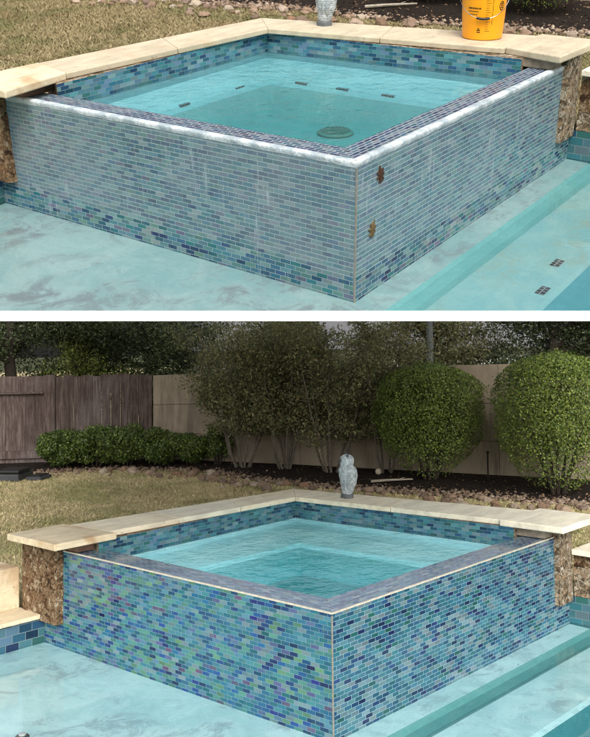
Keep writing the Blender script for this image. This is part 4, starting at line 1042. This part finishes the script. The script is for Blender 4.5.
multistem((6.75, 4.7, Z), 1.5, .5, 'loose multi-stem shrub at the back of the upper terrace, left of the owl', 4500, 11, stems=6)
branch((6.45, 3.55, Z+.05), R(-52), .6, 'bleached grey branch lying on the mulch beside the upper owl')
owl((2.36, 1.74, .100), R(48), 'grey feathered owl statue on the coping of the upper spa, left of the bucket', 1.0)
bucket((2.545, .62, .1005), R(-66))
# two leaves stuck to the right hand wall
def oak_leaf(x, z, s, rot, mat, label):
    out = [(0, 0), (.25, .10), (.14, .26), (.42, .36), (.20, .48), (.36, .66), (.14, .74), (.06, 1.0), (-.10, .78), (-.34, .72), (-.16, .52), (-.44, .42), (-.14, .28), (-.26, .08)]
    mb = MB(); n = len(out); c, sn = math.cos(rot), math.sin(rot)
    P2 = [((p[0]*c-(p[1]-.5)*sn)*s, (p[0]*sn+(p[1]-.5)*c)*s) for p in out]
    mb.add([(p[0], -.0035-.003*abs(math.sin(i*2.1)), p[1]) for i, p in enumerate(P2)]+[(0, -.008, 0)]+[(p[0], -.001, p[1]) for p in P2],
           [(i, (i+1) % n, n) for i in range(n)]+[tuple(n+1+i for i in range(n-1, -1, -1))]+[(i, n+1+i, n+1+(i+1) % n, (i+1) % n) for i in range(n)])
    mb.add([(-.0015, -.008, -s*.5), (.0015, -.008, -s*.5), (.0015, -.008, -s*.72), (-.0015, -.008, -s*.72)], [(3, 2, 1, 0)])
    o = mb.build('dead_leaf', mat, None, Matrix.Translation((x, 0, z))); tag(o, label, 'leaf')
oak_leaf(.199, -.087, .085, .3, LEAFB, 'dark brown lobed leaf stuck high on the chalky mosaic wall')
oak_leaf(.141, -.330, .082, -.25, LEAFG, 'olive brown lobed leaf stuck lower on the chalky mosaic wall, nearer the corner')
for i, (u_, lab) in enumerate((((.96, -.60), 'farther dark marker tile set in the shelf edge of the upper pool'), ((.61, -.665), 'nearer dark marker tile set in the shelf edge of the upper pool'))):
    mb = MB(); mb.box(-.045, .045, -.022, .022, -.004, .003); o = mb.build('marker_tile', MARK, None, Matrix.Translation((u_[0], u_[1], -.652))); tag(o, lab, 'tile')

# supports of the terrace, left and right of the view
FR = I4
for (lx, lab) in ((lerp(POLY[0], POLY[5], .42), 'white steel post carrying the left side of the terrace'), (lerp(POLY[1], POLY[2], .40), 'white steel post carrying the right side of the terrace')):
    p = M_UP @ Vector((lx[0], lx[1], -.93)); 
    mb = MB(); mb.box(-.04, .04, -.04, .04, -1.0-p.z, .06); mb.box(-.09, .09, -.09, .09, -1.0-p.z, -.98-p.z)
    o = mb.build('terrace_post', WHITE, None, Matrix.Translation(p)); tag(o, lab, 'post')

# ------------------------------------------------------------------ camera, light, world
RL = ((0.658122, -0.752834, -0.010782), (0.023992, 0.035282, -0.999089), (0.752529, 0.657264, 0.041282))
cam = bpy.data.cameras.new('camera'); co = bpy.data.objects.new('camera', cam); COL.objects.link(co)
m = Matrix.Identity(4)
for i in range(3): m[i][0] = RL[0][i]; m[i][1] = -RL[1][i]; m[i][2] = -RL[2][i]
m.translation = Vector((-3.78414, -3.1919, 1.38847)); co.matrix_world = m
cam.sensor_width = 36; cam.sensor_fit = 'HORIZONTAL'; cam.lens = 950/590*36
cam.shift_x = (295-312.1)/590; cam.shift_y = -(368.5-304.3)/590
cam.clip_start = .05; cam.clip_end = 1000
sc.camera = co

el, az = 33, 225    # soft sun from behind the camera; az measured so that light comes from (-x,-y)
d = Vector((math.cos(R(el))*math.cos(R(az+5)), math.cos(R(el))*math.sin(R(az+5)), math.sin(R(el))))
sun = bpy.data.lights.new('sun', 'SUN'); sun.energy = 1.2; sun.angle = R(25); sun.color = (1, .97, .92)
so = bpy.data.objects.new('sun', sun); COL.objects.link(so); so.rotation_euler = d.to_track_quat('Z', 'Y').to_euler()
w = bpy.data.worlds.new('World'); sc.world = w; w.use_nodes = True; nt = w.node_tree; bg = nt.nodes['Background']
sky = nt.nodes.new('ShaderNodeTexSky'); sky.sky_type = 'NISHITA'; sky.sun_disc = False; sky.sun_elevation = R(el); sky.sun_rotation = math.atan2(d.x, d.y)
sky.air_density = 1.0; sky.dust_density = 6.0
hs_ = nt.nodes.new('ShaderNodeHueSaturation'); hs_.inputs['Saturation'].default_value = .35
nt.links.new(sky.outputs[0], hs_.inputs['Color']); nt.links.new(hs_.outputs[0], bg.inputs[0]); bg.inputs[1].default_value = .14
sc.view_settings.view_transform = 'Standard'; sc.view_settings.look = 'None'; sc.view_settings.exposure = .68; sc.view_settings.gamma = 1
sc.view_settings.use_curve_mapping = False
sc.render.engine = 'CYCLES'; sc.cycles.transparent_max_bounces = 12; sc.cycles.max_bounces = 8
sc.render.film_transparent = False; sc.cycles.filter_width = 1.15
